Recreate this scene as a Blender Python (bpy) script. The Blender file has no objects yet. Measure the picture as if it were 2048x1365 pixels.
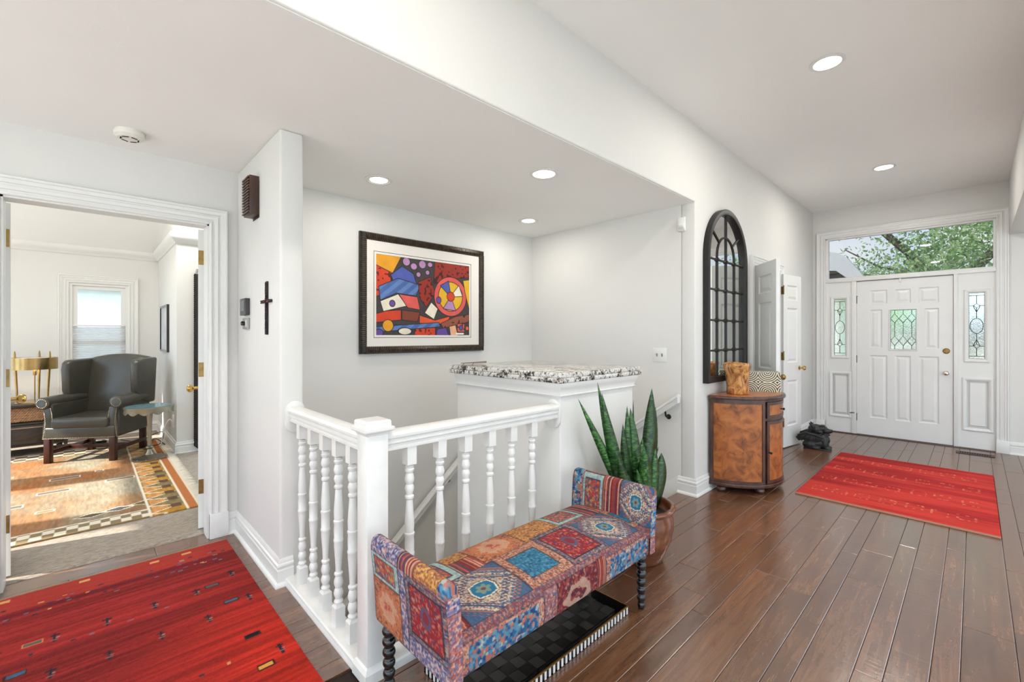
import bpy, bmesh, math, random
import numpy as np
from mathutils import Vector, Matrix

random.seed(7)
np.random.seed(7)
SC = bpy.context.scene
COL = SC.collection

# ------------------------------------------------------------------ camera
F_PX, TH = 887.0, math.atan2(926.0, 887.0)
CAM_H = 1.32
cam_d = bpy.data.cameras.new('camera')
cam_d.sensor_width = 36.0
cam_d.lens = F_PX / 2048.0 * 36.0
cam_d.shift_y = -10.5 / 2048.0
cam_d.clip_start = 0.02
cam_d.clip_end = 300
cam = bpy.data.objects.new('camera', cam_d)
cam.location = (0, 0, CAM_H)
cam.rotation_euler = (math.pi / 2, 0, TH - math.pi / 2)
COL.objects.link(cam)
SC.camera = cam

# ------------------------------------------------------------------ sky, sun, exposure
SKY_STRENGTH = 4.4
SUN_STRENGTH = 14.0
SC.view_settings.view_transform = 'Standard'
SC.view_settings.look = 'None'
SC.view_settings.gamma = 1.0
SC.view_settings.use_curve_mapping = False
SC.view_settings.exposure = -0.29

world = bpy.data.worlds.new('sky')
SC.world = world
world.use_nodes = True
wn = world.node_tree
wn.nodes.clear()
w_out = wn.nodes.new('ShaderNodeOutputWorld')
w_bg = wn.nodes.new('ShaderNodeBackground')
w_tc = wn.nodes.new('ShaderNodeTexCoord')
w_sep = wn.nodes.new('ShaderNodeSeparateXYZ')
w_ramp = wn.nodes.new('ShaderNodeValToRGB')
w_noise = wn.nodes.new('ShaderNodeTexNoise')
w_noise.inputs['Scale'].default_value = 3.2
w_noise.inputs['Detail'].default_value = 5.0
w_cr = wn.nodes.new('ShaderNodeMapRange')
w_cr.inputs['From Min'].default_value = 0.52
w_cr.inputs['From Max'].default_value = 0.72
w_mix = wn.nodes.new('ShaderNodeMix')
w_mix.data_type = 'RGBA'
w_ramp.color_ramp.elements[0].position = 0.0
w_ramp.color_ramp.elements[0].color = (0.62, 0.80, 1.0, 1)
w_ramp.color_ramp.elements[1].position = 0.6
w_ramp.color_ramp.elements[1].color = (0.60, 0.78, 1.0, 1)
w_mix.inputs[7].default_value = (1.0, 1.0, 1.0, 1)
wn.links.new(w_tc.outputs['Generated'], w_sep.inputs[0])
wn.links.new(w_sep.outputs['Z'], w_ramp.inputs['Fac'])
wn.links.new(w_tc.outputs['Generated'], w_noise.inputs['Vector'])
wn.links.new(w_noise.outputs['Fac'], w_cr.inputs['Value'])
wn.links.new(w_cr.outputs['Result'], w_mix.inputs[0])
wn.links.new(w_ramp.outputs['Color'], w_mix.inputs[6])
wn.links.new(w_mix.outputs[2], w_bg.inputs['Color'])
w_bg.inputs['Strength'].default_value = SKY_STRENGTH
wn.links.new(w_bg.outputs[0], w_out.inputs['Surface'])

sun_d = bpy.data.lights.new('sun', 'SUN')
sun_d.energy = SUN_STRENGTH
sun_d.angle = math.radians(1.2)
sun_d.color = (1.0, 0.95, 0.86)
sun = bpy.data.objects.new('sun', sun_d)
SUN_TO = Vector((-0.80, 0.20, 0.62)).normalized()      # direction towards the sun
sun.rotation_euler = SUN_TO.to_track_quat('Z', 'Y').to_euler()
sun.location = (-6, 4, 8)
COL.objects.link(sun)


# ------------------------------------------------------------------ helpers
def S(r, g, b):
    """8 bit sRGB to linear"""
    def f(c):
        c /= 255.0
        return c / 12.92 if c <= 0.04045 else ((c + 0.055) / 1.055) ** 2.4
    return (f(r), f(g), f(b))


def tag(o, label, cat=None, group=None, kind=None):
    o['label'] = label
    if cat:
        o['category'] = cat
    if group:
        o['group'] = group
    if kind:
        o['kind'] = kind
    return o


ORG = {}


def thing(name, loc, label, cat, group=None, rz=0.0):
    o = bpy.data.objects.new(name, None)
    o.empty_display_size = 0.1
    COL.objects.link(o)
    o.location = loc
    o.rotation_euler = (0, 0, rz)
    ORG[o.name] = Vector(loc)
    return tag(o, label, cat, group)


def copy_tree(o, parent=None):
    c = o.copy()
    COL.objects.link(c)
    c.parent = parent
    for ch in list(o.children):
        copy_tree(ch, c)
    return c


class MB:
    """collects verts and faces, then links them as ONE mesh object"""

    def __init__(s):
        s.v, s.f = [], []

    def add(s, vs, fs):
        k = len(s.v)
        s.v += [tuple(p) for p in vs]
        s.f += [tuple(i + k for i in f) for f in fs]
        return s

    def box(s, x0, x1, y0, y1, z0, z1):
        return s.add([(x0, y0, z0), (x1, y0, z0), (x1, y1, z0), (x0, y1, z0), (x0, y0, z1), (x1, y0, z1), (x1, y1, z1), (x0, y1, z1)],
                     [(0, 3, 2, 1), (4, 5, 6, 7), (0, 1, 5, 4), (1, 2, 6, 5), (2, 3, 7, 6), (3, 0, 4, 7)])

    def hexa(s, p):
        """8 corners, bottom four then top four, counter-clockwise"""
        return s.add(p, [(0, 3, 2, 1), (4, 5, 6, 7), (0, 1, 5, 4), (1, 2, 6, 5), (2, 3, 7, 6), (3, 0, 4, 7)])

    def lathe(s, prof, c=(0, 0, 0), n=16, a0=0.0, a1=2 * math.pi, axis='z', cap=True):
        full = abs(a1 - a0 - 2 * math.pi) < 1e-6
        m = n if full else n + 1
        vs = []
        for r, z in prof:
            for i in range(m):
                t = a0 + (a1 - a0) * i / n
                x, y = r * math.cos(t), r * math.sin(t)
                if axis == 'z':
                    q = (x, y, z)
                elif axis == 'x':
                    q = (z, x, y)
                else:
                    q = (y, z, x)
                vs.append((c[0] + q[0], c[1] + q[1], c[2] + q[2]))
        fs = []
        for j in range(len(prof) - 1):
            for i in range(n):
                a = j * m + i
                b = j * m + (i + 1) % m
                fs.append((a, b, b + m, a + m))
        if cap and full:
            if prof[0][0] > 1e-6:
                fs.append(tuple(range(m - 1, -1, -1)))
            if prof[-1][0] > 1e-6:
                k = (len(prof) - 1) * m
                fs.append(tuple(range(k, k + m)))
        return s.add(vs, fs)

    def tube(s, pts, r, n=8, closed=False):
        pts = [Vector(p) for p in pts]
        k = len(pts)
        rs = r if isinstance(r, (list, tuple)) else [r] * k
        vs, fs = [], []
        up = Vector((0, 0, 1))
        prev = None
        for i, p in enumerate(pts):
            if closed:
                d = pts[(i + 1) % k] - pts[i - 1]
            else:
                d = pts[min(i + 1, k - 1)] - pts[max(i - 1, 0)]
            d.normalize()
            if prev is None:
                a = d.cross(up)
                if a.length < 1e-3:
                    a = d.cross(Vector((1, 0, 0)))
            else:
                a = prev - d * prev.dot(d)
            a.normalize()
            prev = a
            b = d.cross(a)
            for j in range(n):
                t = 2 * math.pi * j / n
                vs.append(p + (a * math.cos(t) + b * math.sin(t)) * rs[i])
        m = k if closed else k - 1
        for i in range(m):
            for j in range(n):
                q = (i + 1) % k
                fs.append((i * n + j, i * n + (j + 1) % n, q * n + (j + 1) % n, q * n + j))
        if not closed:
            fs.append(tuple(range(n - 1, -1, -1)))
            fs.append(tuple(range((k - 1) * n, k * n)))
        return s.add(vs, fs)

    def prism(s, poly, lo, hi, mp):
        """2D polygon extruded from lo to hi; mp(a, b, h) gives the 3D point"""
        n = len(poly)
        vs = [mp(a, b, lo) for a, b in poly] + [mp(a, b, hi) for a, b in poly]
        fs = [tuple(range(n - 1, -1, -1)), tuple(range(n, 2 * n))]
        fs += [(i, (i + 1) % n, n + (i + 1) % n, n + i) for i in range(n)]
        return s.add(vs, fs)

    def sweep(s, path, prof, mp, closed=False, cap=True):
        """profile [(offset, height)] carried along a planar path with mitred corners; offset goes to the left of travel"""
        k = len(path)
        P = [Vector((p[0], p[1])) for p in path]
        vs = []
        m = len(prof)
        for i in range(k):
            if closed or 0 < i < k - 1:
                d0 = (P[i] - P[i - 1]).normalized()
                d1 = (P[(i + 1) % k] - P[i]).normalized()
            elif i == 0:
                d0 = d1 = (P[1] - P[0]).normalized()
            else:
                d0 = d1 = (P[-1] - P[-2]).normalized()
            n0 = Vector((-d0.y, d0.x))
            n1 = Vector((-d1.y, d1.x))
            nn = n0 + n1
            if nn.length < 1e-6:
                nn = n0.copy()
            nn.normalize()
            sc = 1.0 / max(0.2, nn.dot(n0))
            for o, h in prof:
                q = P[i] + nn * (o * sc)
                vs.append(mp(q.x, q.y, h))
        fs = []
        for i in range(k if closed else k - 1):
            q = (i + 1) % k
            for j in range(m - 1):
                fs.append((i * m + j, q * m + j, q * m + j + 1, i * m + j + 1))
        if cap and not closed:
            fs.append(tuple(range(m)))
            fs.append(tuple(range((k - 1) * m + m - 1, (k - 1) * m - 1, -1)))
        return s.add(vs, fs)

    def slab(s, u0, u1, v0, v1, d0, d1, holes, mp):
        """rectangular plate with rectangular holes; mp(u, v, d)"""
        us = sorted({u0, u1} | {c for h in holes for c in h[:2] if u0 < c < u1})
        vv = sorted({v0, v1} | {c for h in holes for c in h[2:] if v0 < c < v1})

        def solid(i, j):
            if i < 0 or j < 0 or i >= len(us) - 1 or j >= len(vv) - 1:
                return False
            a, b = (us[i] + us[i + 1]) / 2, (vv[j] + vv[j + 1]) / 2
            return not any(h[0] < a < h[1] and h[2] < b < h[3] for h in holes)
        for i in range(len(us) - 1):
            for j in range(len(vv) - 1):
                if not solid(i, j):
                    continue
                a, b, c, d = us[i], us[i + 1], vv[j], vv[j + 1]
                s.add([mp(a, c, d0), mp(b, c, d0), mp(b, d, d0), mp(a, d, d0)], [(0, 1, 2, 3)])
                s.add([mp(a, c, d1), mp(b, c, d1), mp(b, d, d1), mp(a, d, d1)], [(3, 2, 1, 0)])
                for di, dj, e in ((-1, 0, ((a, d), (a, c))), (1, 0, ((b, c), (b, d))), (0, -1, ((a, c), (b, c))), (0, 1, ((b, d), (a, d)))):
                    if not solid(i + di, j + dj):
                        p, q = e
                        s.add([mp(*p, d0), mp(*q, d0), mp(*q, d1), mp(*p, d1)], [(3, 2, 1, 0)])
        return s

    def rings(s, u0, u1, v0, v1, prof, mp, cap=True):
        """nested rectangles: prof = [(inset, depth)], closed in the middle"""
        vs, fs = [], []
        for o, d in prof:
            vs += [mp(u0 + o, v0 + o, d), mp(u1 - o, v0 + o, d), mp(u1 - o, v1 - o, d), mp(u0 + o, v1 - o, d)]
        for i in range(len(prof) - 1):
            for j in range(4):
                a, b = i * 4 + j, i * 4 + (j + 1) % 4
                fs.append((a, b, b + 4, a + 4))
        if cap:
            k = (len(prof) - 1) * 4
            fs.append((k, k + 1, k + 2, k + 3))
        return s.add(vs, fs)

    def build(s, name, m, parent=None, local=False, bev=0.0, seg=2, smooth=None, fix=True, merge=False, label=None):
        off = Vector((0, 0, 0))
        if parent is not None and not local:
            off = ORG[parent.name]
        me = bpy.data.meshes.new(name)
        me.from_pydata([(p[0] - off.x, p[1] - off.y, p[2] - off.z) for p in s.v], [], s.f)
        if fix or bev or merge:
            bm = bmesh.new()
            bm.from_mesh(me)
            if merge:
                bmesh.ops.remove_doubles(bm, verts=bm.verts, dist=1e-5)
            if fix:
                bmesh.ops.recalc_face_normals(bm, faces=bm.faces)
            if bev:
                ed = [e for e in bm.edges if len(e.link_faces) == 2 and e.calc_face_angle(0) > 0.5]
                bmesh.ops.bevel(bm, geom=ed, offset=bev, segments=seg, profile=0.5, affect='EDGES', clamp_overlap=True)
            bm.to_mesh(me)
            bm.free()
        o = bpy.data.objects.new(name, me)
        COL.objects.link(o)
        if m is not None:
            me.materials.append(m)
        if smooth is None:
            smooth = bool(bev)
        if smooth:
            me.shade_smooth()
            if smooth != 'all':
                me.set_sharp_from_angle(angle=math.radians(35))
        if parent is not None:
            o.parent = parent
            ORG[o.name] = ORG[parent.name].copy()
        else:
            ORG[o.name] = Vector((0, 0, 0))
        if label:
            o['label'] = label
        return o


def struct(o, label, cat):
    return tag(o, label, cat, kind='structure')


# axis mappings: (a, b, h) -> world
def mpX(x):            # plane x = const, a = y, b = z, h = depth towards -x
    return lambda a, b, h: (x - h, a, b)


def mpY(y):            # plane y = const, a = x, b = z, h = depth towards -y
    return lambda a, b, h: (a, y - h, b)


def mpZ(z=0.0):
    return lambda a, b, h: (a, b, z + h)


# ------------------------------------------------------------------ materials
MATS = {}


def nmat(name):
    m = bpy.data.materials.new(name)
    m.use_nodes = True
    nt = m.node_tree
    bs = nt.nodes['Principled BSDF']
    MATS[name] = m
    return m, nt, bs


def lk(nt, a, b):
    nt.links.new(a, b)


def N(nt, kind, **kw):
    n = nt.nodes.new(kind)
    for k, v in kw.items():
        if hasattr(n, k) and k not in n.inputs.keys():
            setattr(n, k, v)
        else:
            n.inputs[k].default_value = v
    return n


def ramp(nt, fac, stops):
    r = nt.nodes.new('ShaderNodeValToRGB')
    e = r.color_ramp.elements
    while len(e) < len(stops):
        e.new(0.5)
    for el, (p, c) in zip(e, stops):
        el.position = p
        el.color = (c[0], c[1], c[2], 1)
    lk(nt, fac, r.inputs['Fac'])
    return r.outputs['Color']


def coords(nt, scale=(1, 1, 1), rand=0.0, space='Object'):
    tc = nt.nodes.new('ShaderNodeTexCoord')
    mp = nt.nodes.new('ShaderNodeMapping')
    mp.inputs['Scale'].default_value = scale
    lk(nt, tc.outputs[space], mp.inputs['Vector'])
    if rand:
        oi = nt.nodes.new('ShaderNodeObjectInfo')
        mu = nt.nodes.new('ShaderNodeMath')
        mu.operation = 'MULTIPLY'
        mu.inputs[1].default_value = rand
        lk(nt, oi.outputs['Random'], mu.inputs[0])
        cb = nt.nodes.new('ShaderNodeCombineXYZ')
        lk(nt, mu.outputs[0], cb.inputs[0])
        lk(nt, mu.outputs[0], cb.inputs[1])
        lk(nt, cb.outputs[0], mp.inputs['Location'])
    return mp.outputs['Vector']


def simple(name, col, rough=0.5, metal=0.0, var=0.06, scale=8.0, bump=0.0, bscale=120.0, coat=0.0, spec=0.5, stretch=(1, 1, 1)):
    """plain material with slight procedural variation of tone and fine relief"""
    m, nt, bs = nmat(name)
    v = coords(nt, stretch)
    no = N(nt, 'ShaderNodeTexNoise', Scale=scale, Detail=3.0)
    lk(nt, v, no.inputs['Vector'])
    a = tuple(max(0, c * (1 - var)) for c in col)
    b = tuple(min(1, c * (1 + var)) for c in col)
    lk(nt, ramp(nt, no.outputs['Fac'], [(0.3, a), (0.7, b)]), bs.inputs['Base Color'])
    bs.inputs['Roughness'].default_value = rough
    bs.inputs['Metallic'].default_value = metal
    bs.inputs['Coat Weight'].default_value = coat
    bs.inputs['Specular IOR Level'].default_value = spec
    if bump:
        n2 = N(nt, 'ShaderNodeTexNoise', Scale=bscale, Detail=4.0)
        lk(nt, v, n2.inputs['Vector'])
        bp = N(nt, 'ShaderNodeBump', Strength=bump, Distance=0.004)
        lk(nt, n2.outputs['Fac'], bp.inputs['Height'])
        lk(nt, bp.outputs['Normal'], bs.inputs['Normal'])
    return m


def painted(name, rough=0.9, bump=0.25, bscale=350.0, spec=0.3, sheen=0.0):
    """material whose colour comes from the woven/printed colour attribute of the mesh"""
    m, nt, bs = nmat(name)
    at = nt.nodes.new('ShaderNodeVertexColor')
    at.layer_name = 'Col'
    v = coords(nt)
    n1 = N(nt, 'ShaderNodeTexNoise', Scale=bscale, Detail=3.0)
    lk(nt, v, n1.inputs['Vector'])
    hs = nt.nodes.new('ShaderNodeHueSaturation')
    mr = N(nt, 'ShaderNodeMapRange')
    mr.inputs['To Min'].default_value = 0.75
    mr.inputs['To Max'].default_value = 1.25
    lk(nt, n1.outputs['Fac'], mr.inputs['Value'])
    lk(nt, mr.outputs['Result'], hs.inputs['Value'])
    lk(nt, at.outputs['Color'], hs.inputs['Color'])
    lk(nt, hs.outputs['Color'], bs.inputs['Base Color'])
    bs.inputs['Roughness'].default_value = rough
    bs.inputs['Specular IOR Level'].default_value = spec
    bs.inputs['Sheen Weight'].default_value = sheen
    if bump:
        bp = N(nt, 'ShaderNodeBump', Strength=bump, Distance=0.003)
        lk(nt, n1.outputs['Fac'], bp.inputs['Height'])
        lk(nt, bp.outputs['Normal'], bs.inputs['Normal'])
    return m


def wood(name, c0, c1, c2, rough=0.4, stretch=(2, 14, 14), rand=0.0, bump=0.1, coat=0.0, scale=3.0):
    m, nt, bs = nmat(name)
    v = coords(nt, stretch, rand)
    n1 = N(nt, 'ShaderNodeTexNoise', Scale=scale, Detail=6.0, Roughness=0.65, Distortion=0.6)
    lk(nt, v, n1.inputs['Vector'])
    lk(nt, ramp(nt, n1.outputs['Fac'], [(0.28, c0), (0.5, c1), (0.75, c2)]), bs.inputs['Base Color'])
    bs.inputs['Roughness'].default_value = rough
    bs.inputs['Coat Weight'].default_value = coat
    bs.inputs['Coat Roughness'].default_value = 0.15
    if bump:
        bp = N(nt, 'ShaderNodeBump', Strength=bump, Distance=0.003)
        lk(nt, n1.outputs['Fac'], bp.inputs['Height'])
        lk(nt, bp.outputs['Normal'], bs.inputs['Normal'])
    return m


def emis(name, col, strength):
    m, nt, bs = nmat(name)
    bs.inputs['Base Color'].default_value = (0.8, 0.8, 0.8, 1)
    bs.inputs['Emission Color'].default_value = (*col, 1)
    bs.inputs['Emission Strength'].default_value = strength
    return m


M_WALL = simple('wall_paint', (0.725, 0.714, 0.685), 0.7, var=0.012, scale=1.5, bump=0.06, bscale=180)
M_CEIL = simple('ceiling_paint', (0.905, 0.90, 0.875), 0.8, var=0.012, scale=1.2, bump=0.08, bscale=160)
M_TRIM = simple('white_trim_paint', (0.775, 0.77, 0.745), 0.32, var=0.015, scale=5, bump=0.03, bscale=60)
M_RAILW = simple('worn_white_gloss_paint', (0.765, 0.76, 0.735), 0.28, var=0.03, scale=18, bump=0.04, bscale=50)
M_BRASS = simple('polished_brass', S(196, 160, 92), 0.22, 1.0, var=0.1, scale=30)
M_OLDBRASS = simple('antique_brass', S(150, 122, 74), 0.4, 1.0, var=0.2, scale=40)
M_NICKEL = simple('satin_nickel', S(222, 216, 200), 0.2, 1.0, var=0.05, scale=30)
M_BLACK = simple('black_gloss_paint', S(16, 15, 16), 0.22, var=0.3, scale=10, coat=0.4)
M_BLACKM = simple('black_iron', S(34, 32, 31), 0.45, 0.3, var=0.25, scale=20, bump=0.15, bscale=70)
M_DARK = simple('dark_gap', S(30, 24, 20), 0.9)


def m_mirror():
    m, nt, bs = nmat('mirror_glass')
    bs.inputs['Base Color'].default_value = (0.86, 0.87, 0.85, 1)
    bs.inputs['Metallic'].default_value = 1.0
    bs.inputs['Roughness'].default_value = 0.02
    return m


M_MIRROR = m_mirror()


def m_pane(name, tint, gloss=0.08, rough=0.02):
    """thin tinted window glass: lets light through, reflects a little"""
    m, nt, bs = nmat(name)
    nt.nodes.remove(bs)
    out = nt.nodes['Material Output']
    tr = N(nt, 'ShaderNodeBsdfTransparent')
    tr.inputs['Color'].default_value = (*tint, 1)
    gl = N(nt, 'ShaderNodeBsdfGlossy')
    gl.inputs['Roughness'].default_value = rough
    fr = N(nt, 'ShaderNodeFresnel')
    fr.inputs['IOR'].default_value = 1.45
    mx = nt.nodes.new('ShaderNodeMixShader')
    lk(nt, fr.outputs[0], mx.inputs[0])
    lk(nt, tr.outputs[0], mx.inputs[1])
    lk(nt, gl.outputs[0], mx.inputs[2])
    lk(nt, mx.outputs[0], out.inputs['Surface'])
    return m


M_TRANSOM = m_pane('sky_dimming_glass', (0.49, 0.495, 0.50))  # tint put in to dim the bright sky behind the transom
M_CLEAR = m_pane('clear_window_glass', (0.93, 0.95, 0.94))


def m_leaded(name, tint):
    m, nt, bs = nmat(name)
    bs.inputs['Base Color'].default_value = (*tint, 1)
    bs.inputs['Transmission Weight'].default_value = 1.0
    bs.inputs['Roughness'].default_value = 0.22
    bs.inputs['IOR'].default_value = 1.12
    v = coords(nt, (14, 14, 14), 7.0)
    n1 = N(nt, 'ShaderNodeTexNoise', Scale=4.0, Detail=3.0, Distortion=1.5)
    lk(nt, v, n1.inputs['Vector'])
    bp = N(nt, 'ShaderNodeBump', Strength=0.5, Distance=0.01)
    lk(nt, n1.outputs['Fac'], bp.inputs['Height'])
    lk(nt, bp.outputs['Normal'], bs.inputs['Normal'])
    return m


M_LEAD = simple('lead_came', S(58, 60, 54), 0.4, 0.7)
M_GLASS_A = m_leaded('seedy_green_glass', (0.80, 0.86, 0.83))
M_GLASS_B = m_leaded('bevelled_clear_glass', (0.80, 0.85, 0.82))

# ================================================================== STRUCTURE
YM, XD, XS, YO, ZL, ZH, YR = 1.59, 7.435, 3.61, 3.45, 2.42, 3.06, -0.26
YB = 7.85                     # office back wall
BACK = -5.0

# --- walls
w = MB().slab(-0.38 - 3.9, YM + 0.9, -0.4, 3.3, 0, 0.15, [(-0.165, 1.445, 0.0, 2.66), (-3.4, -1.3, 0.5, 2.15)], lambda u, v, d: (XD + d, u, v))
struct(w.build('wall_front', M_WALL, merge=True), 'white end wall of the hallway around the front door', 'wall')

w = MB().slab(BACK, XD, 0.0, 3.3, 0, 0.12, [(BACK, XS, 0.0, ZL + 0.003), (4.98, 5.865, 0.0, 2.05)], lambda u, v, d: (u, YM + d, v))
struct(w.build('wall_hall', M_WALL, merge=True, bev=0.012, seg=3), 'white hallway wall with the arched mirror, continuing as a beam over the stairwell', 'wall')

w = MB().box(XS, XS + 0.12, YM + 0.12, YO, 0.0, ZL).box(XS, XS + 0.12, YM + 0.02, YO, -2.8, 0.0)
struct(w.build('wall_stairs', M_WALL), 'white stairwell wall with the light switch and the sloping handrail', 'wall')

w = MB().slab(BACK, XS + 0.12, -2.8, ZL + 0.1, 0, 0.12, [(-0.322, 0.573, -0.25, 2.045)], lambda u, v, d: (u, YO + d, v))
struct(w.build('wall_picture', M_WALL, merge=True), 'long white wall holding the framed picture and the office doorway', 'wall')

w = MB().box(0.735, 0.855, 2.54, YO, 0.0, ZL)
struct(w.build('wall_stub', M_WALL, bev=0.014, seg=3), 'short white wall end with the cross, beside the office doorway', 'wall')

w = MB().box(0.80, 0.855, 1.66, YO, -2.8, -0.002).box(0.80, XS, 1.63, 1.66, -2.8, -0.002)
struct(w.build('wall_stairwell', M_WALL), 'white stairwell sides below the floor edge', 'wall')

w = MB().box(1.905, 2.665, 1.60, 2.555, -2.8, 1.055)
struct(w.build('wall_half', M_WALL, bev=0.01, seg=3), 'white half-height wall block under the granite top', 'wall')

w = MB().box(BACK, XD, YR - 0.12, YR, 2.45, 3.3)
struct(w.build('wall_right', M_WALL, bev=0.01, seg=2), 'white beam along the right side of the hallway ceiling', 'wall')

# rest of the house around the camera: wide openings added to let daylight flood in
w = MB().slab(BACK, XD, -0.4, 2.6, 0, 0.15, [(-4.6, -2.9, 0.06, 2.3), (-2.5, -0.8, 0.06, 2.3), (-0.4, 1.3, 0.06, 2.3), (1.7, 3.4, 0.06, 2.3), (3.8, 5.4, 0.06, 2.3)], lambda u, v, d: (u, -4.28 - d, v))
struct(w.build('wall_side', M_WALL, merge=True), 'wall of the room to the right with openings added for daylight, outside the view', 'wall')
w = MB().slab(-4.28, YO, -0.4, 3.3, 0, 0.15, [(-4.0, -2.5, 0.1, 2.35), (-2.3, -0.8, 0.1, 2.35), (-0.6, 0.9, 0.1, 2.6), (1.1, 3.2, 0.1, 2.3)], lambda u, v, d: (BACK - d, u, v))
struct(w.build('wall_back', M_WALL, merge=True), 'wall behind the viewer with openings added for daylight, outside the view', 'wall')

# office
w = MB().slab(-2.6, 0.835, -0.2, 3.4, 0, 0.12, [(-0.164, 0.40, 0.5, 1.99), (-2.4, -1.0, 0.1, 2.3)], lambda u, v, d: (u, YB + d, v))
w.box(0.715, 0.835, 6.12, YB, -0.2, 3.4).box(0.835, 2.3, 6.12, 6.24, -0.2, 3.4)
struct(w.build('wall_office', M_WALL, merge=True), 'pale office walls with the shaded window, seen through the doorway', 'wall')
w = MB().slab(3.57, YB, -0.2, 3.4, 0, 0.12, [(3.8, 4.75, 0.9, 2.3), (5.1, 6.1, 0.4, 2.3), (6.5, 7.6, 0.4, 2.3)], lambda u, v, d: (-2.6 - d, u, v))
w.slab(3.57, 6.24, -0.2, 3.4, 0, 0.12, [(3.7, 6.0, 0.1, 2.3)], lambda u, v, d: (2.3 + d, u, v))  # this opening and the extra left ones are added to brighten the office
struct(w.build('wall_office_side', M_WALL, merge=True), 'side walls of the office with openings added for light, outside the view', 'wall')

# --- ceilings
c = MB().box(BACK, XD, YR, YM, ZH, ZH + 0.05).box(BACK, XD, -4.28, YR - 0.12, 2.45, 2.5)
struct(c.build('ceiling', M_CEIL), 'white hallway ceiling with recessed lights', 'ceiling')
c = MB().box(BACK, XS + 0.12, YM + 0.016, YO, ZL, ZL + 0.05)
struct(c.build('ceiling_low', M_CEIL), 'lower white ceiling over the stairs and the office door', 'ceiling')
# office vault: four slopes rising from the crown to a flat centre
c = MB()
A = [(-2.6, 3.57), (2.3, 3.57), (2.3, YB), (-2.6, YB)]
B = [(-1.5, 4.7), (1.2, 4.7), (1.2, 6.6), (-1.5, 6.6)]
for i in range(4):
    j = (i + 1) % 4
    c.add([(*A[i], 2.42), (*A[j], 2.42), (*B[j], 3.12), (*B[i], 3.12)], [(0, 1, 2, 3)])
    c.add([(*A[i], 2.47), (*A[j], 2.47), (*B[j], 3.17), (*B[i], 3.17)], [(3, 2, 1, 0)])
c.add([(*p, 3.12) for p in B], [(0, 1, 2, 3)]).add([(*p, 3.17) for p in B], [(3, 2, 1, 0)])
struct(c.build('ceiling_office', M_CEIL, fix=False), 'white vaulted office ceiling seen through the doorway', 'ceiling')
c = MB().box(BACK - 0.25, XD + 0.25, -4.5, 3.6, 3.42, 3.5).box(-2.8, 2.5, 3.6, 8.05, 3.42, 3.5)  # added slab, blocks sun and sky leaking past the ceilings
struct(c.build('roof', M_DARK), 'roof slab added above the ceilings to keep sky light out, outside the view', 'roof')

# --- floors


def m_floor():
    m, nt, bs = nmat('hand_scraped_walnut_planks')
    v = coords(nt, (1.8, 24, 24), 31.0)
    n1 = N(nt, 'ShaderNodeTexNoise', Scale=1.6, Detail=7.0, Roughness=0.62, Distortion=0.9)
    lk(nt, v, n1.inputs['Vector'])
    v2 = coords(nt, (1.0, 2.6, 2.6), 17.0)
    n2 = N(nt, 'ShaderNodeTexNoise', Scale=3.0, Detail=3.0)
    lk(nt, v2, n2.inputs['Vector'])
    c1 = ramp(nt, n1.outputs['Fac'], [(0.22, S(76, 47, 31)), (0.42, S(106, 70, 47)), (0.6, S(122, 83, 57)), (0.8, S(140, 101, 73))])
    c2 = ramp(nt, n2.outputs['Fac'], [(0.35, (0.80, 0.77, 0.75)), (0.6, (1.0, 1.0, 1.0))])
    mx = nt.nodes.new('ShaderNodeMix')
    mx.data_type = 'RGBA'
    mx.blend_type = 'MULTIPLY'
    mx.inputs[0].default_value = 0.8
    lk(nt, c1, mx.inputs[6])
    lk(nt, c2, mx.inputs[7])
    oi = nt.nodes.new('ShaderNodeObjectInfo')
    mr = N(nt, 'ShaderNodeMapRange')
    mr.inputs['To Min'].default_value = 0.76
    mr.inputs['To Max'].default_value = 1.12
    lk(nt, oi.outputs['Random'], mr.inputs['Value'])
    hs = nt.nodes.new('ShaderNodeHueSaturation')
    lk(nt, mr.outputs['Result'], hs.inputs['Value'])
    lk(nt, mx.outputs[2], hs.inputs['Color'])
    lk(nt, hs.outputs['Color'], bs.inputs['Base Color'])
    bs.inputs['Roughness'].default_value = 0.25
    bs.inputs['IOR'].default_value = 2.3
    # scraped ripples across the grain and slow undulation
    v3 = coords(nt, (26, 5, 5), 13.0)
    n3 = N(nt, 'ShaderNodeTexNoise', Scale=1.5, Detail=3.0, Distortion=0.6)
    lk(nt, v3, n3.inputs['Vector'])
    v4 = coords(nt, (3, 9, 9), 23.0)
    n4 = N(nt, 'ShaderNodeTexNoise', Scale=1.2, Detail=2.0)
    lk(nt, v4, n4.inputs['Vector'])
    b1 = N(nt, 'ShaderNodeBump', Strength=0.22, Distance=0.0035)
    lk(nt, n3.outputs['Fac'], b1.inputs['Height'])
    b2 = N(nt, 'ShaderNodeBump', Strength=0.28, Distance=0.008)
    lk(nt, n4.outputs['Fac'], b2.inputs['Height'])
    lk(nt, b1.outputs['Normal'], b2.inputs['Normal'])
    lk(nt, b2.outputs['Normal'], bs.inputs['Normal'])
    return m


M_FLOOR = m_floor()
M_SUB = simple('dark_brown_subfloor', S(38, 26, 19), 0.9)  # dark brown base that shows in the plank joints

f = MB().slab(BACK, XD + 0.14, -4.28, YO + 0.10, -0.2, -0.012, [(0.81, XS + 0.06, 1.645, YO + 0.2), (2.665, XS + 0.06, 1.60, YO + 0.2)], lambda u, v, d: (u, v, d))
f.box(2.665, XS, 1.60, 1.735, -0.2, -0.012)
floor = f.build('floor', M_SUB, merge=True)
struct(floor, 'dark brown hand-scraped hardwood floor of wide and narrow planks', 'floor')


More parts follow.
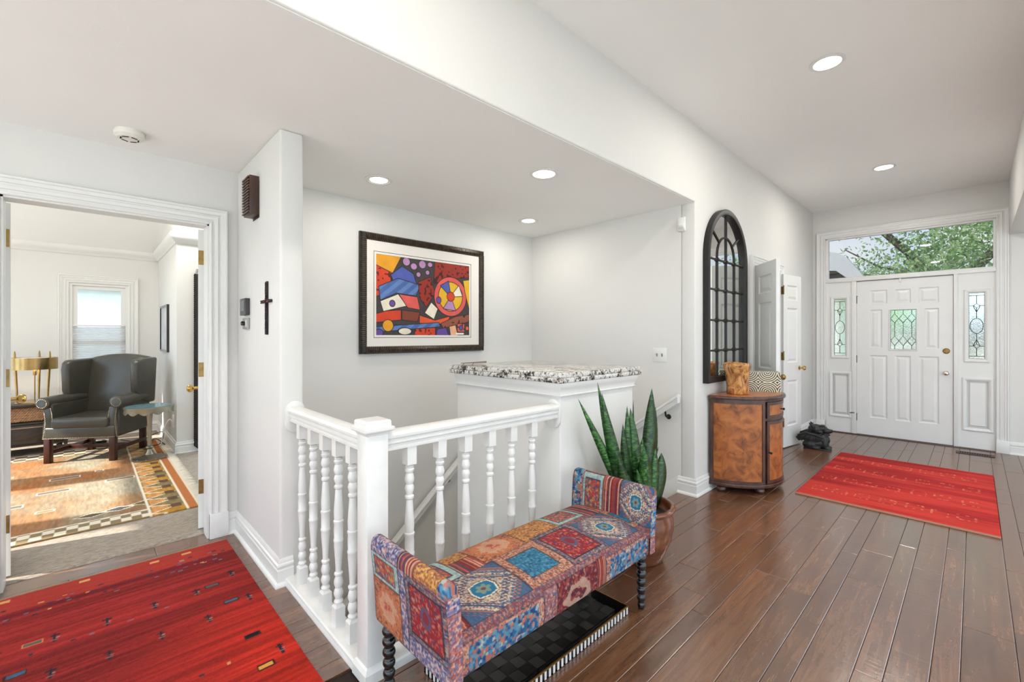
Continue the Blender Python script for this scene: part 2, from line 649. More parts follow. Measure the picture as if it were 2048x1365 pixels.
def plank(mb, x0, x1, y0, y1, z=0.0, g=0.0009, b=0.0022):
    """board with eased long and short edges"""
    x0 += g; x1 -= g; y0 += g; y1 -= g
    zb = z - 0.012
    zs = z - b * 0.8
    mb.add([(x0, y0, zb), (x1, y0, zb), (x1, y1, zb), (x0, y1, zb), (x0, y0, zs), (x1, y0, zs), (x1, y1, zs), (x0, y1, zs),
            (x0 + b, y0 + b, z), (x1 - b, y0 + b, z), (x1 - b, y1 - b, z), (x0 + b, y1 - b, z)],
           [(0, 1, 5, 4), (1, 2, 6, 5), (2, 3, 7, 6), (3, 0, 4, 7), (4, 5, 9, 8), (5, 6, 10, 9), (6, 7, 11, 10), (7, 4, 8, 11), (8, 9, 10, 11)])


rows = []
y = -0.12
known = [-0.12, 0.04, 0.122, 0.246, 0.333, 0.488, 0.570, 0.688, 0.862, 0.945, 1.068]
cyc = [0.16, 0.083, 0.123]
seams = known[:]
while seams[-1] < 3.56:
    seams.append(seams[-1] + cyc[len(seams) % 3])
lo = [-0.12]
while lo[0] > -4.25:
    lo.insert(0, lo[0] - cyc[len(lo) % 3])
seams = lo[:-1] + seams
rest = MB()
for i in range(len(seams) - 1):
    y0, y1 = seams[i], min(seams[i + 1], YO + 0.10)
    if y0 < 1.60:
        y1 = min(y1, 1.62)
    elif y0 < 1.62:
        y0 = 1.62
    if y1 - y0 < 0.02:
        continue
    rnd = random.Random(i * 13 + 5)
    hall = y0 < 1.60
    xa, xb = BACK, (XD + 0.02 if hall else (0.80 if y1 < YO - 0.02 else 0.80))
    cuts = [xa]
    while cuts[-1] < xb:
        cuts.append(cuts[-1] + rnd.choice([0.42, 0.6, 0.8, 1.0, 1.2, 1.5]) * rnd.uniform(0.9, 1.1))
    cuts[-1] = xb
    if cuts[-1] - cuts[-2] < 0.15 and len(cuts) > 2:
        cuts.pop(-2)
    for a, b in zip(cuts, cuts[1:]):
        if hall:
            vis = y1 > -0.5 and b > 1.2 * 0 + 0.55 and b > 0.62
        else:
            vis = b > -0.5
        if vis:
            p = MB()
            plank(p, a, b, y0, y1)
            o = p.build('plank', M_FLOOR, floor, fix=False)
        else:
            plank(rest, a, b, y0, y1)
for a, b, y0, y1 in ((2.665, XS, 1.62, 1.735),):
    p = MB()
    plank(p, a, b, y0, y1)
    p.build('plank', M_FLOOR, floor, fix=False)
o = rest.build('plank_field', M_FLOOR, floor, fix=False)
o['kind'] = 'stuff'
o['label'] = 'remaining floor planks around and behind the viewer'


def m_carpet():
    m, nt, bs = nmat('looped_beige_carpet')
    v = coords(nt, (10, 60, 10))
    n1 = N(nt, 'ShaderNodeTexNoise', Scale=3.0, Detail=6.0, Roughness=0.7)
    lk(nt, v, n1.inputs['Vector'])
    lk(nt, ramp(nt, n1.outputs['Fac'], [(0.3, S(120, 108, 96)), (0.5, S(170, 158, 144)), (0.75, S(205, 194, 180))]), bs.inputs['Base Color'])
    bs.inputs['Roughness'].default_value = 1.0
    bs.inputs['Specular IOR Level'].default_value = 0.1
    bp = N(nt, 'ShaderNodeBump', Strength=0.8, Distance=0.01)
    lk(nt, n1.outputs['Fac'], bp.inputs['Height'])
    lk(nt, bp.outputs['Normal'], bs.inputs['Normal'])
    return m


M_CARPET = m_carpet()
c = MB().prism([(3.555, -0.2), (3.55, 0.0), (3.56, 0.010), (3.585, 0.016), (YB, 0.016), (YB, -0.2)], -2.6, 2.3, lambda a, b, h: (h, a, b))
struct(c.build('floor_office', M_CARPET, smooth=True), 'beige looped carpet of the office', 'floor')
c = MB().box(0.8, XS, 1.6, YO, -2.9, -2.8)
struct(c.build('floor_basement', M_CARPET), 'basement floor at the foot of the stairs', 'floor')

# --- baseboards
BB = [(0, 0), (0.030, 0), (0.030, 0.008), (0.025, 0.017), (0.016, 0.022), (0.016, 0.082), (0.012, 0.087), (0.012, 0.096), (0.018, 0.102), (0.0175, 0.112),
      (0.010, 0.118), (0.010, 0.128), (0.004, 0.140), (0, 0.140)]


def baseboard(name, path, label):
    struct(MB().sweep(path, BB, mpZ()).build(name, M_TRIM, smooth=True), label, 'baseboard')


baseboard('baseboard_stub', [(0.80, 2.54), (0.735, 2.54), (0.735, YO), (0.672, YO)], 'stepped white baseboard around the short wall end by the office door')
baseboard('baseboard_hall', [(4.80, YM), (XS, YM), (XS, 1.735)], 'stepped white baseboard at the wall corner beside the cabinet')
baseboard('baseboard_corner', [(XD, 1.55), (XD, YM), (5.97, YM)], 'white baseboard behind the gargoyle figurine near the front door')
baseboard('baseboard_right', [(XD, -4.2), (XD, -0.265)], 'white baseboard on the wall right of the front door')
baseboard('baseboard_office', [(2.3, 6.12), (0.715, 6.12), (0.715, YB), (-2.6, YB)], 'white baseboard around the office walls')

# stair skirt on the switch wall
SL = 0.734
sk = MB()


def slope_board(mb, y0, y1, zb, zt, x0, x1):
    d = SL * (y1 - y0)
    mb.hexa([(x0, y0, zb), (x1, y0, zb), (x1, y1, zb - d), (x0, y1, zb - d), (x0, y0, zt), (x1, y0, zt), (x1, y1, zt - d), (x0, y1, zt - d)])


slope_board(sk, 1.735, 2.9, -0.20, 0.085, XS - 0.016, XS)
slope_board(sk, 1.735, 2.9, 0.085, 0.115, XS - 0.018, XS)
slope_board(sk, 1.735, 2.9, 0.115, 0.14, XS - 0.009, XS)
struct(sk.build('trim_1', M_TRIM), 'white stair skirt board sloping down beside the steps', 'trim')

# crown moulding in the office
CR = [(0, 0), (0.012, 0), (0.016, 0.012), (0.035, 0.03), (0.055, 0.055), (0.06, 0.07), (0.06, 0.115), (0, 0.115)]
c = MB().sweep([(2.3, 6.12), (0.715, 6.12), (0.715, YB), (-2.6, YB)], CR, mpZ(2.35))
struct(c.build('trim_2', M_TRIM, smooth=True), 'white crown moulding along the top of the office walls', 'trim')

# --- casings
CAS = [(0, 0), (0, 0.014), (0.006, 0.019), (0.013, 0.019), (0.017, 0.011), (0.026, 0.011), (0.030, 0.019), (0.047, 0.022), (0.051, 0.013), (0.060, 0.013), (0.064, 0.021),
       (0.082, 0.024), (0.086, 0.031), (0.097, 0.031), (0.100, 0.024), (0.1, 0)]


def casing(name, lo_, hi, top, mp, label, plinth=0.16, z0=0.0):
    root = MB().sweep([(lo_, z0), (lo_, top), (hi, top), (hi, z0)], CAS, mp).build(name, M_TRIM, smooth=True)
    struct(root, label, 'door casing')
    if plinth:
        for a, b in ((lo_ - 0.104, lo_), (hi, hi + 0.104)):
            p = MB().prism([(a, 0), (b, 0), (b, plinth), (a, plinth)], 0.0, 0.034, mp)
            p.build('plinth_block', M_TRIM, root, bev=0.003)
    return root


casing('trim_3', -0.322, 0.573, 2.045, mpY(YO), 'fluted white casing around the office doorway')
casing('trim_4', -0.165, 1.445, 2.66, mpX(XD), 'fluted white casing around the front door and transom', 0.145)
casing('trim_5', 4.98, 5.865, 2.05, mpY(YM), 'white casing around the closet doorway beside the mirror', 0.0)
# jamb linings
j = MB().box(-0.322, -0.312, YO, YO + 0.12, 0, 2.045).box(0.563, 0.573, YO, YO + 0.12, 0, 2.045).box(-0.322, 0.573, YO, YO + 0.12, 2.035, 2.045)
struct(j.build('trim_6', M_TRIM), 'white lining inside the office doorway', 'door casing')
# closet recess behind its doors
c = MB().box(4.7, 6.2, 2.35, 2.4, 0, 2.4).box(4.65, 4.7, YM + 0.12, 2.4, 0, 2.4).box(6.2, 6.25, YM + 0.12, 2.4, 0, 2.4).box(4.65, 6.25, YM + 0.12, 2.4, 2.4, 2.45).box(4.65, 6.25, YM, 2.4, -0.05, -0.001)
struct(c.build('wall_closet', M_WALL), 'inside of the closet behind the open panelled doors', 'wall')


# --- panelled doors
PANEL = [(0, 0.0), (0.003, -0.002), (0.012, -0.011), (0.022, -0.011), (0.045, -0.003)]


def panel_door(name, loc, rz, w_, h, t, panels, label, knob=None, knob_m=None, both=True, holes=(), z0=0.012, cat='door'):
    """local: hinge edge at x = 0, width along +x, visible face at y = 0 looking towards -y"""
    root = thing(name, loc, label, cat, rz=rz)
    root['kind'] = 'structure'
    MB().slab(0, w_, z0, h, 0, t, list(panels) + list(holes), lambda u, v, d: (u, d, v)).build('slab', M_TRIM, root, local=True, merge=True)
    for p in panels:
        q = MB().rings(*p, PANEL, lambda u, v, d: (u, -d, v))
        if both:
            q.rings(*p, PANEL, lambda u, v, d: (u, t + d, v))
        else:
            q.rings(*p, [(0, 0)], lambda u, v, d: (u, t - 0.004, v))
        q.build('panel', M_TRIM, root, local=True)
    if knob:
        kx, kz = knob
        for sgn, yy in ((1, 0.0), (-1, t)):
            if sgn < 0 and not both:
                continue
            pr = [(0.026, 0), (0.026, 0.005), (0.011, 0.009), (0.010, 0.032), (0.020, 0.038), (0.027, 0.05), (0.026, 0.062), (0.018, 0.07), (0.0, 0.073)]
            MB().lathe([(r, yy - sgn * d) for r, d in pr], (kx, 0, kz), 16, axis='y').build('knob', knob_m or M_NICKEL, root, local=True, smooth=True)
    return root


def hinge(root, z, x=0.0, y=0.0, t=0.035, edge=True):
    """leaf let into the hinge edge, with barrel"""
    h = MB()
    h.box(x - 0.0015, x + 0.001, y + 0.003, y + t * 0.85, z - 0.045, z + 0.045)
    h.tube([(x - 0.003, y - 0.004, z - 0.047), (x - 0.003, y - 0.004, z + 0.047)], 0.006, 8)
    h.lathe([(0.0, 0.0), (0.008, 0.002), (0.006, 0.012), (0, 0.014)], (x - 0.003, y - 0.004, z + 0.046), 8)
    return h.build('hinge', M_OLDBRASS, root, local=True)


def leaf_panels(w_, st=0.095):
    return [(st, w_ - st, 1.74, 1.92), (st, w_ - st, 1.0, 1.65), (st, w_ - st, 0.25, 0.79)]


# front door: panels given in world y, z
Y0 = 1.097


def wy(a, b, z0, z1):
    return (Y0 - a, Y0 - b, z0, z1)


fd_pan = [wy(0.96, 0.782, 1.732, 1.918), wy(0.705, 0.555, 1.736, 1.912), wy(0.485, 0.301, 1.726, 1.918), wy(0.96, 0.833, 1.160, 1.660), wy(0.43, 0.301, 1.160, 1.658),
          wy(0.96, 0.782, 0.242, 1.065), wy(0.707, 0.555, 0.238, 1.065), wy(0.485, 0.301, 0.242, 1.065)]
GZ0, GZ1, GA, GB = 1.148, 1.648, 0.752, 0.508
fd = panel_door('door_1', (XD + 0.018, Y0, 0), -math.pi / 2, 0.917, 2.042, 0.045, fd_pan, 'white panelled front door with a small leaded glass window', knob=(Y0 - 0.238, 0.871), both=False, holes=[wy(GA, GB, GZ0, GZ1)])
# deadbolt
MB().lathe([(0.033, 0.0), (0.033, -0.006), (0.026, -0.010), (0.024, -0.013), (0, -0.013)], (Y0 - 0.238, 0, 1.137), 18, axis='y').box(Y0 - 0.242, Y0 - 0.234, -0.028, -0.012, 1.118, 1.156).build('deadbolt', M_OLDBRASS, fd, local=True, smooth=True)
for z in (1.80, 1.01, 0.235):
    MB().box(-0.012, 0.004, -0.004, 0.002, z - 0.045, z + 0.045).tube([(-0.002, -0.006, z - 0.05), (-0.002, -0.006, z + 0.05)], 0.006, 8).build('hinge', M_BLACKM, fd, local=True)
MB().box(-0.03, 0.01, -0.012, -0.004, 1.845, 1.853).build('hinge_stop', M_BLACKM, fd, local=True)
MB().tube([(-0.004, -0.008, 0.285), (-0.05, -0.03, 0.287), (-0.07, -0.035, 0.283)], 0.006, 6).build('hinge_stop', M_BLACKM, fd, local=True)
MB().box(Y0 - 0.665, Y0 - 0.645, -0.012, 0.0, 2.0, 2.05).build('sensor', M_TRIM, fd, local=True, bev=0.002)
# window stop moulding on the door
MB().rings(Y0 - GA - 0.018, Y0 - GB + 0.018, GZ0 - 0.018, GZ1 + 0.018, [(0, 0), (0.004, 0.008), (0.012, 0.010), (0.018, 0.004), (0.018, -0.02)], lambda u, v, d: (u, -d, v), cap=False).build('window_stop', M_TRIM, fd, local=True)


def pane(parent, poly, m, mp, t=0.006, shrink=0.0015):
    cx = sum(p[0] for p in poly) / len(poly)
    cy = sum(p[1] for p in poly) / len(poly)
    pp = []
    for a, b in poly:
        l = math.hypot(a - cx, b - cy)
        k = max(0.0, (l - shrink) / l)
        pp.append((cx + (a - cx) * k, cy + (b - cy) * k))
    return MB().prism(pp, 0.0, t, mp).build('pane', m, parent, local=True)


def cames(parent, lines, mp, w_=0.0036, closed=()):
    mb = MB()
    for l in lines:
        mb.tube([mp(a, b, -0.0012) for a, b in l], w_, 5)
    for l in closed:
        mb.tube([mp(a, b, -0.0012) for a, b in l], w_, 5, closed=True)
    return mb.build('lead_came', M_LEAD, parent, local=True)


# door window: three columns with a row of diamonds above and below
gw = GA - GB
gx = [Y0 - GA + gw * k for k in (0, 1 / 6, 3 / 6, 5 / 6, 1)]
d1b, d1m, d1t = 1.485, 1.54, 1.60
d2b, d2m, d2t = 1.195, 1.255, 1.315
gmp = lambda a, b, h: (a, 0.012 + h, b)
lines = []
for k in (1, 2, 3):
    x = gx[k]
    l, r = x - gw / 6, x + gw / 6
    for (zb, zm, zt) in ((d1b, d1m, d1t), (d2b, d2m, d2t)):
        q = [(x, zb), (r, zm), (x, zt), (l, zm)]
        pane(fd, q, M_GLASS_B, gmp)
        lines.append(q + [q[0]])
    lines += [[(x, GZ0), (x, d2b)], [(x, d2t), (x, d1b)], [(x, d1t), (x, GZ1)]]
for k in range(4):
    xl, xr = gx[k], gx[k + 1]
    tx = [gx[0], gx[1] + gw / 6, gx[2] + gw / 6, gx[4]][k]
    L0, R0 = k == 0, k == 3
    def poly(zlo, zhi, kind):
        p = []
        if kind == 'top':
            p = [(xl, GZ1), (xr, GZ1)] + ([(xr, d1m)] if R0 else [(xr, d1t)]) + ([] if (L0 or R0) else [(tx, d1m)]) + ([(xl, d1m)] if L0 else [(xl, d1t)])
        elif kind == 'bot':
            p = [(xl, GZ0), (xr, GZ0)] + ([(xr, d2m)] if R0 else [(xr, d2b)]) + ([] if (L0 or R0) else [(tx, d2m)]) + ([(xl, d2m)] if L0 else [(xl, d2b)])
        else:
            p = ([(xl, d2m)] if L0 else [(xl, d2t)]) + ([] if (L0 or R0) else [(tx, d2m)]) + ([(xr, d2m)] if R0 else [(xr, d2t)]) + ([(xr, d1m)] if R0 else [(xr, d1b)]) + ([] if (L0 or R0) else [(tx, d1m)]) + ([(xl, d1m)] if L0 else [(xl, d1b)])
        return p
    for kd in ('top', 'mid', 'bot'):
        pane(fd, poly(0, 0, kd), M_GLASS_A, gmp, shrink=0.001)
lines += [[(gx[0], GZ0), (gx[0], GZ1)], [(gx[4], GZ0), (gx[4], GZ1)], [(gx[0], GZ0), (gx[4], GZ0)], [(gx[0], GZ1), (gx[4], GZ1)]]
cames(fd, lines, gmp)

# front door frame: mullions, transom bar, sill
fr = MB().box(XD - 0.004, XD + 0.12, 1.099, 1.150, 0, 2.055).box(XD - 0.004, XD + 0.12, 0.139, 0.176, 0, 2.055)
fr.box(XD - 0.010, XD + 0.12, -0.165, 1.445, 2.052, 2.10).box(XD - 0.002, XD + 0.12, 1.417, 1.447, 0, 2.055).box(XD - 0.002, XD + 0.12, -0.168, -0.160, 0, 2.055)
fr.box(XD - 0.002, XD + 0.12, -0.165, 1.445, 2.648, 2.66).box(XD - 0.002, XD + 0.12, -0.165, -0.155, 2.1, 2.66).box(XD - 0.002, XD + 0.12, 1.418, 1.445, 2.1, 2.66)
fr.box(XD + 0.064, XD + 0.10, 0.15, 0.20, 0, 2.05).box(XD + 0.064, XD + 0.10, 1.08, 1.12, 0, 2.05).box(XD + 0.064, XD + 0.10, 0.15, 1.12, 2.03, 2.06)
struct(fr.build('trim_7', M_TRIM, bev=0.003), 'white mullions and transom bar framing the front door', 'door frame')
th = MB().box(XD - 0.03, XD + 0.16, -0.16, 1.44, -0.02, 0.010)
struct(th.build('trim_8', simple('dark_threshold', S(70, 50, 38), 0.4), bev=0.003), 'dark wooden threshold under the front door', 'threshold')
MB_t = MB().box(XD + 0.05, XD + 0.056, -0.157, 1.42, 2.098, 2.65)
tw = MB_t.build('window_1', M_TRANSOM)
struct(tw, 'wide transom window above the front door showing tree and sky', 'window')
MB().rings(-0.157, 1.42, 2.098, 2.65, [(0, 0), (0.0, 0.045), (0.012, 0.045), (0.014, 0.0)], lambda u, v, d: (XD + 0.05 - d, u, v), cap=False).build('window_stop', M_TRIM, tw)


def ring_pts(cx, cy, rx, ry, a0, a1, n):
    return [(cx + rx * math.cos(a0 + (a1 - a0) * i / n), cy + ry * math.sin(a0 + (a1 - a0) * i / n)) for i in range(n + 1)]


def sidelight(name, ya, yb, gya, gyb, label):
    """ya > yb world y limits, gya > gyb glass limits"""
    root = thing(name, (XD + 0.012, ya, 0), label, 'window', rz=-math.pi / 2)
    root['kind'] = 'structure'
    W = ya - yb
    gl, gr = ya - gya, ya - gyb
    z0, z1 = 1.052, 1.818
    pl, pr_, pz0, pz1 = gl - 0.015, gr + 0.030, 0.25, 0.79
    MB().slab(0, W, 0.005, 2.055, 0, 0.045, [(gl, gr, z0, z1), (pl, pr_, pz0, pz1)], lambda u, v, d: (u, d, v)).build('slab', M_TRIM, root, local=True, merge=True)
    # bold mouldings around glass and bottom panel
    BM = [(-0.042, 0.0), (-0.040, 0.010), (-0.030, 0.016), (-0.018, 0.014), (-0.006, 0.006), (0.0, -0.002), (0.0, -0.02)]
    for (a, b, c, d) in ((gl, gr, z0, z1), (pl, pr_, pz0, pz1)):
        MB().rings(a, b, c, d, BM, lambda u, v, h: (u, -h, v), cap=False).build('moulding', M_TRIM, root, local=True)
    MB().rings(pl, pr_, pz0, pz1, [(0, -0.016), (0.012, -0.016), (0.026, -0.006)], lambda u, v, h: (u, -h, v)).rings(pl, pr_, pz0, pz1, [(0, 0)], lambda u, v, h: (u, 0.041, v)).build('panel', M_TRIM, root, local=True)
    mp = lambda a, b, h: (a, 0.014 + h, b)
    c = (gl + gr) / 2
    hw = (gr - gl) / 2
    zc = (z0 + z1) / 2
    rx, ry = hw * 0.84, 0.088
    bz0, bz1 = z0 + 0.03, z1 - 0.03
    dz = 0.235
    dr = 0.026
    # bars top and bottom
    pane(root, [(gl, z0), (gr, z0), (gr, bz0), (gl, bz0)], M_GLASS_B, mp)
    pane(root, [(gl, bz1), (gr, bz1), (gr, z1), (gl, z1)], M_GLASS_B, mp)
    lines = [[(gl, bz0), (gr, bz0)], [(gl, bz1), (gr, bz1)], [(gl, z0), (gl, z1)], [(gr, z0), (gr, z1)], [(gl, z0), (gr, z0)], [(gl, z1), (gr, z1)]]
    ov = ring_pts(c, zc, rx, ry, 0, 2 * math.pi, 24)[:-1]
    pane(root, ov, M_GLASS_B, mp, t=0.012)
    # engraved star on the oval
    st = MB()
    for i in range(8):
        a = i * math.pi / 4 + 0.2
        st.tube([mp(c, zc, -0.0015), mp(c + rx * 0.62 * math.cos(a), zc + ry * 0.62 * math.sin(a), -0.0015)], 0.0018, 5)
    st.build('engraving', simple('frosted_cut_' + name, (0.85, 0.9, 0.88), 0.4), root, local=True)
    for sg in (1, -1):
        dm = zc + sg * dz
        q = [(c - dr, dm), (c, dm - dr), (c + dr, dm), (c, dm + dr)]
        pane(root, q, M_GLASS_B, mp)
        lines.append(q + [q[0]])
        ed = bz1 if sg > 0 else bz0
        lines.append([(c, dm + sg * dr), (c, ed)])
        lines.append([(c, dm - sg * dr), (c, zc + sg * ry)])
        for sx in (1, -1):
            side = gr if sx > 0 else gl
            lines.append([(c + sx * dr, dm), (side, dm)])
            # little arcs hugging the diamond
            lines.append([(c + sx * dr, dm)] + [(c + sx * dr * (1 - 0.5 * t_) , dm - sg * (0.012 + 0.03 * t_)) for t_ in (0.3, 1.0)] + [(c, dm - sg * 0.075)])
            pane(root, [(c, ed), (side, ed), (side, dm), (c + sx * dr, dm), (c, dm + sg * dr)], M_GLASS_A, mp)
            arc = [(c + sx * rx * math.cos(t_), zc + sg * ry * math.sin(t_)) for t_ in [i * math.pi / 16 for i in range(9)]]
            pane(root, [(c, dm - sg * dr), (c + sx * dr, dm), (side, dm), (side, zc)] + arc, M_GLASS_A, mp)
    cames(root, lines, mp, closed=[ov])
    return root


sidelight('window_2', 1.418, 1.150, 1.344, 1.221, 'leaded glass sidelight with an oval, left of the front door')
sidelight('window_3', 0.139, -0.165, 0.050, -0.076, 'leaded glass sidelight with an oval, right of the front door')

# closet leaves
LW = 0.455
a1 = math.atan2(1.266 - 1.565, 4.635 - 4.985)
d4 = panel_door('door_2', (4.985, 1.578, 0), a1, LW, 2.04, 0.035, leaf_panels(LW), 'narrow white closet door swung open towards the mirror', knob=(LW - 0.055, 0.93), knob_m=M_OLDBRASS)
for z in (1.85, 1.08, 0.3):
    hinge(d4, z)
a2 = math.atan2(1.452 - 1.525, 6.33 - 5.868)
d5 = panel_door('door_3', (5.868, 1.545, 0), a2, LW, 2.04, 0.035, leaf_panels(LW), 'narrow white closet door folded back against the wall near the gargoyle', knob=(LW - 0.05, 0.93), knob_m=M_BRASS)
for z in (1.85, 1.08, 0.3):
    hinge(d5, z)

# office leaves (open inwards, seen on their hinge edges)
d6 = panel_door('door_4', (0.573, 3.60, 0), math.radians(80.5), 0.445, 2.035, 0.036, leaf_panels(0.445), 'white office door leaf open into the room, right side, with brass knob', knob=(0.30, 0.94), knob_m=M_BRASS, z0=0.025)
d7 = panel_door('door_5', (-0.298, 3.60, 0), math.radians(96), 0.445, 2.035, 0.036, leaf_panels(0.445), 'white office door leaf open into the room at the left edge', knob=(0.39, 0.94), knob_m=M_BRASS, z0=0.025)
for z in (1.846, 1.092, 0.305):
    MB().box(-0.0015, 0.0012, 0.004, 0.034, z - 0.048, z + 0.048).tube([(-0.004, -0.002, z - 0.048), (-0.004, -0.002, z + 0.048)], 0.006, 8).build('hinge', M_OLDBRASS, d6, local=True)
    MB().box(-0.0015, 0.0012, 0.004, 0.034, z - 0.048, z + 0.048).tube([(-0.004, 0.038, z - 0.048), (-0.004, 0.038, z + 0.048)], 0.006, 8).build('hinge', M_OLDBRASS, d7, local=True)

# office window with half lowered cellular shade
wr = MB().rings(-0.164, 0.40, 0.5, 1.99, [(0, -0.10), (0, 0.0), (0.030, 0.0), (0.030, -0.02), (0.075, -0.02), (0.075, -0.045)], mpY(YB), cap=False).build('window_4', M_TRIM)
struct(wr, 'office window with white casing and half-lowered pleated shade', 'window')
MB().sweep([(-0.164, 0.5), (-0.164, 1.99), (0.40, 1.99), (0.40, 0.5)], CAS, mpY(YB)).build('window_casing', M_TRIM, wr, smooth=True)
MB().box(-0.30, 0.54, YB - 0.05, YB + 0.01, 0.47, 0.5).build('window_sill', M_TRIM, wr, bev=0.004)
MB().box(-0.10, 0.34, YB + 0.05, YB + 0.056, 0.56, 1.93).build('pane', M_CLEAR, wr)
MB().box(-0.134, 0.37, YB + 0.02, YB + 0.06, 1.22, 1.26).build('sash_rail', M_TRIM, wr)


def m_shade():
    m, nt, bs = nmat('white_cellular_shade')
    bs.inputs['Base Color'].default_value = (0.9, 0.9, 0.9, 1)
    bs.inputs['Roughness'].default_value = 0.9
    tl = N(nt, 'ShaderNodeBsdfTranslucent')
    v = coords(nt, (1, 1, 60))
    n1 = N(nt, 'ShaderNodeTexNoise', Scale=3.0)
    lk(nt, v, n1.inputs['Vector'])
    lk(nt, ramp(nt, n1.outputs['Fac'], [(0.3, (0.82, 0.82, 0.82)), (0.7, (0.92, 0.92, 0.92))]), tl.inputs['Color'])
    mx = nt.nodes.new('ShaderNodeMixShader')
    mx.inputs[0].default_value = 0.6
    lk(nt, bs.outputs[0], mx.inputs[1])
    lk(nt, tl.outputs[0], mx.inputs[2])
    lk(nt, mx.outputs[0], nt.nodes['Material Output'].inputs['Surface'])
    return m


sh = MB()
zz, ii = 0.52, 0
pts = []
while zz < 1.44:
    pts.append((YB + 0.005 - (0.010 if ii % 2 else 0.0), zz))
    zz += 0.012
    ii += 1
vs, fs = [], []
for q in pts:
    vs += [(-0.130, q[0], q[1]), (0.366, q[0], q[1])]
for i in range(len(pts) - 1):
    fs.append((2 * i, 2 * i + 1, 2 * i + 3, 2 * i + 2))
sh.add(vs, fs)
sh.build('shade', m_shade(), wr, fix=False)
MB().box(-0.132, 0.368, YB - 0.012, YB + 0.012, 1.44, 1.46).build('shade_rail', M_TRIM, wr, bev=0.003)

# ================================================================== STAIRS AND RAILING
st = thing('staircase', (3.1, 1.735, 0), 'carpeted stairs going down behind the half wall', 'stairs')
M_STEP = simple('stair_carpet', S(190, 178, 160), 1.0, var=0.1, scale=60, bump=0.3)
n = 5
for i in range(n):
    y0, z = 1.737 + 0.245 * i, -0.18 * (i + 1)
    MB().box(2.67, XS - 0.018, y0, y0 + 0.27 if i < n - 1 else YO - 0.002, z - 0.03, z).build('tread', M_STEP, st, bev=0.006)
    MB().box(2.67, XS - 0.018, y0, y0 + 0.02, z, z + 0.15).build('riser', M_STEP, st)
for i in range(8):
    x1, z = 2.665 - 0.245 * i * 0.92, -0.9 - 0.18 * (i + 1)
    if x1 < 1.1:
        break
    MB().box(x1 - 0.25, x1, 2.56, YO - 0.002, z - 0.03, z).build('tread', M_STEP, st, bev=0.006)
    MB().box(x1 - 0.02, x1, 2.56, YO - 0.002, z, z + 0.15).build('riser', M_STEP, st)

HR = [(-0.018, 0.0), (-0.027, 0.003), (-0.028, 0.013), (-0.022, 0.018), (-0.024, 0.025), (-0.032, 0.031), (-0.032, 0.040), (-0.025, 0.046), (-0.036, 0.053), (-0.037, 0.063), (-0.030, 0.075), (-0.014, 0.081)]
HR = HR + [(-a, b) for a, b in reversed(HR)]


def rail_mesh(mb, p0, p1, prof=HR, sc=1.0):
    """straight handrail; side vector horizontal, profile kept plumb"""
    p0, p1 = Vector(p0), Vector(p1)
    d = (p1 - p0)
    sd = Vector((d.y, -d.x, 0)).normalized()
    vs = [p + sd * a * sc + Vector((0, 0, b * sc)) for p in (p0, p1) for a, b in prof]
    k = len(prof)
    fs = [(i, (i + 1) % k, k + (i + 1) % k, k + i) for i in range(k)] + [tuple(range(k - 1, -1, -1)), tuple(range(k, 2 * k))]
    return mb.add(vs, fs)


NX, NY = 0.808, 1.632
rl = thing('stair_railing', (NX, NY, 0), 'white turned-spindle railing with square newel post around the stairwell', 'railing')
MB().box(NX - 0.044, NX + 0.044, NY - 0.044, NY + 0.044, 0.0, 0.948).build('newel_post', M_RAILW, rl, bev=0.004)
cap = MB().rings(NX - 0.062, NX + 0.062, NY - 0.062, NY + 0.062, [(0.018, 0.936), (0.014, 0.944), (0.003, 0.950), (0, 0.955), (0, 0.966), (0.010, 0.969), (0.010, 0.986), (0.013, 0.992), (0.018, 0.994)], mpZ())
cap.build('newel_cap', M_RAILW, rl)
MB().rings(NX - 0.058, NX + 0.058, NY - 0.058, NY + 0.058, [(0, 0), (0, 0.040), (0.008, 0.055), (0.014, 0.060)], mpZ()).build('newel_base', M_RAILW, rl)
rail_mesh(MB(), (NX, NY + 0.044, 0.860), (NX, 2.528, 0.860)).build('handrail', M_RAILW, rl, smooth=True)
rail_mesh(MB(), (NX + 0.044, NY, 0.860), (1.893, NY, 0.860)).build('handrail', M_RAILW, rl, smooth=True)
# wall rosettes


def stadium(hw_, z0, z1, n=10):
    r = hw_
    return [(r * math.cos(t), z1 - r + r * math.sin(t)) for t in [math.pi * i / n for i in range(n + 1)]] + [(r * math.cos(t), z0 + r + r * math.sin(t)) for t in [math.pi + math.pi * i / n for i in range(n + 1)]]


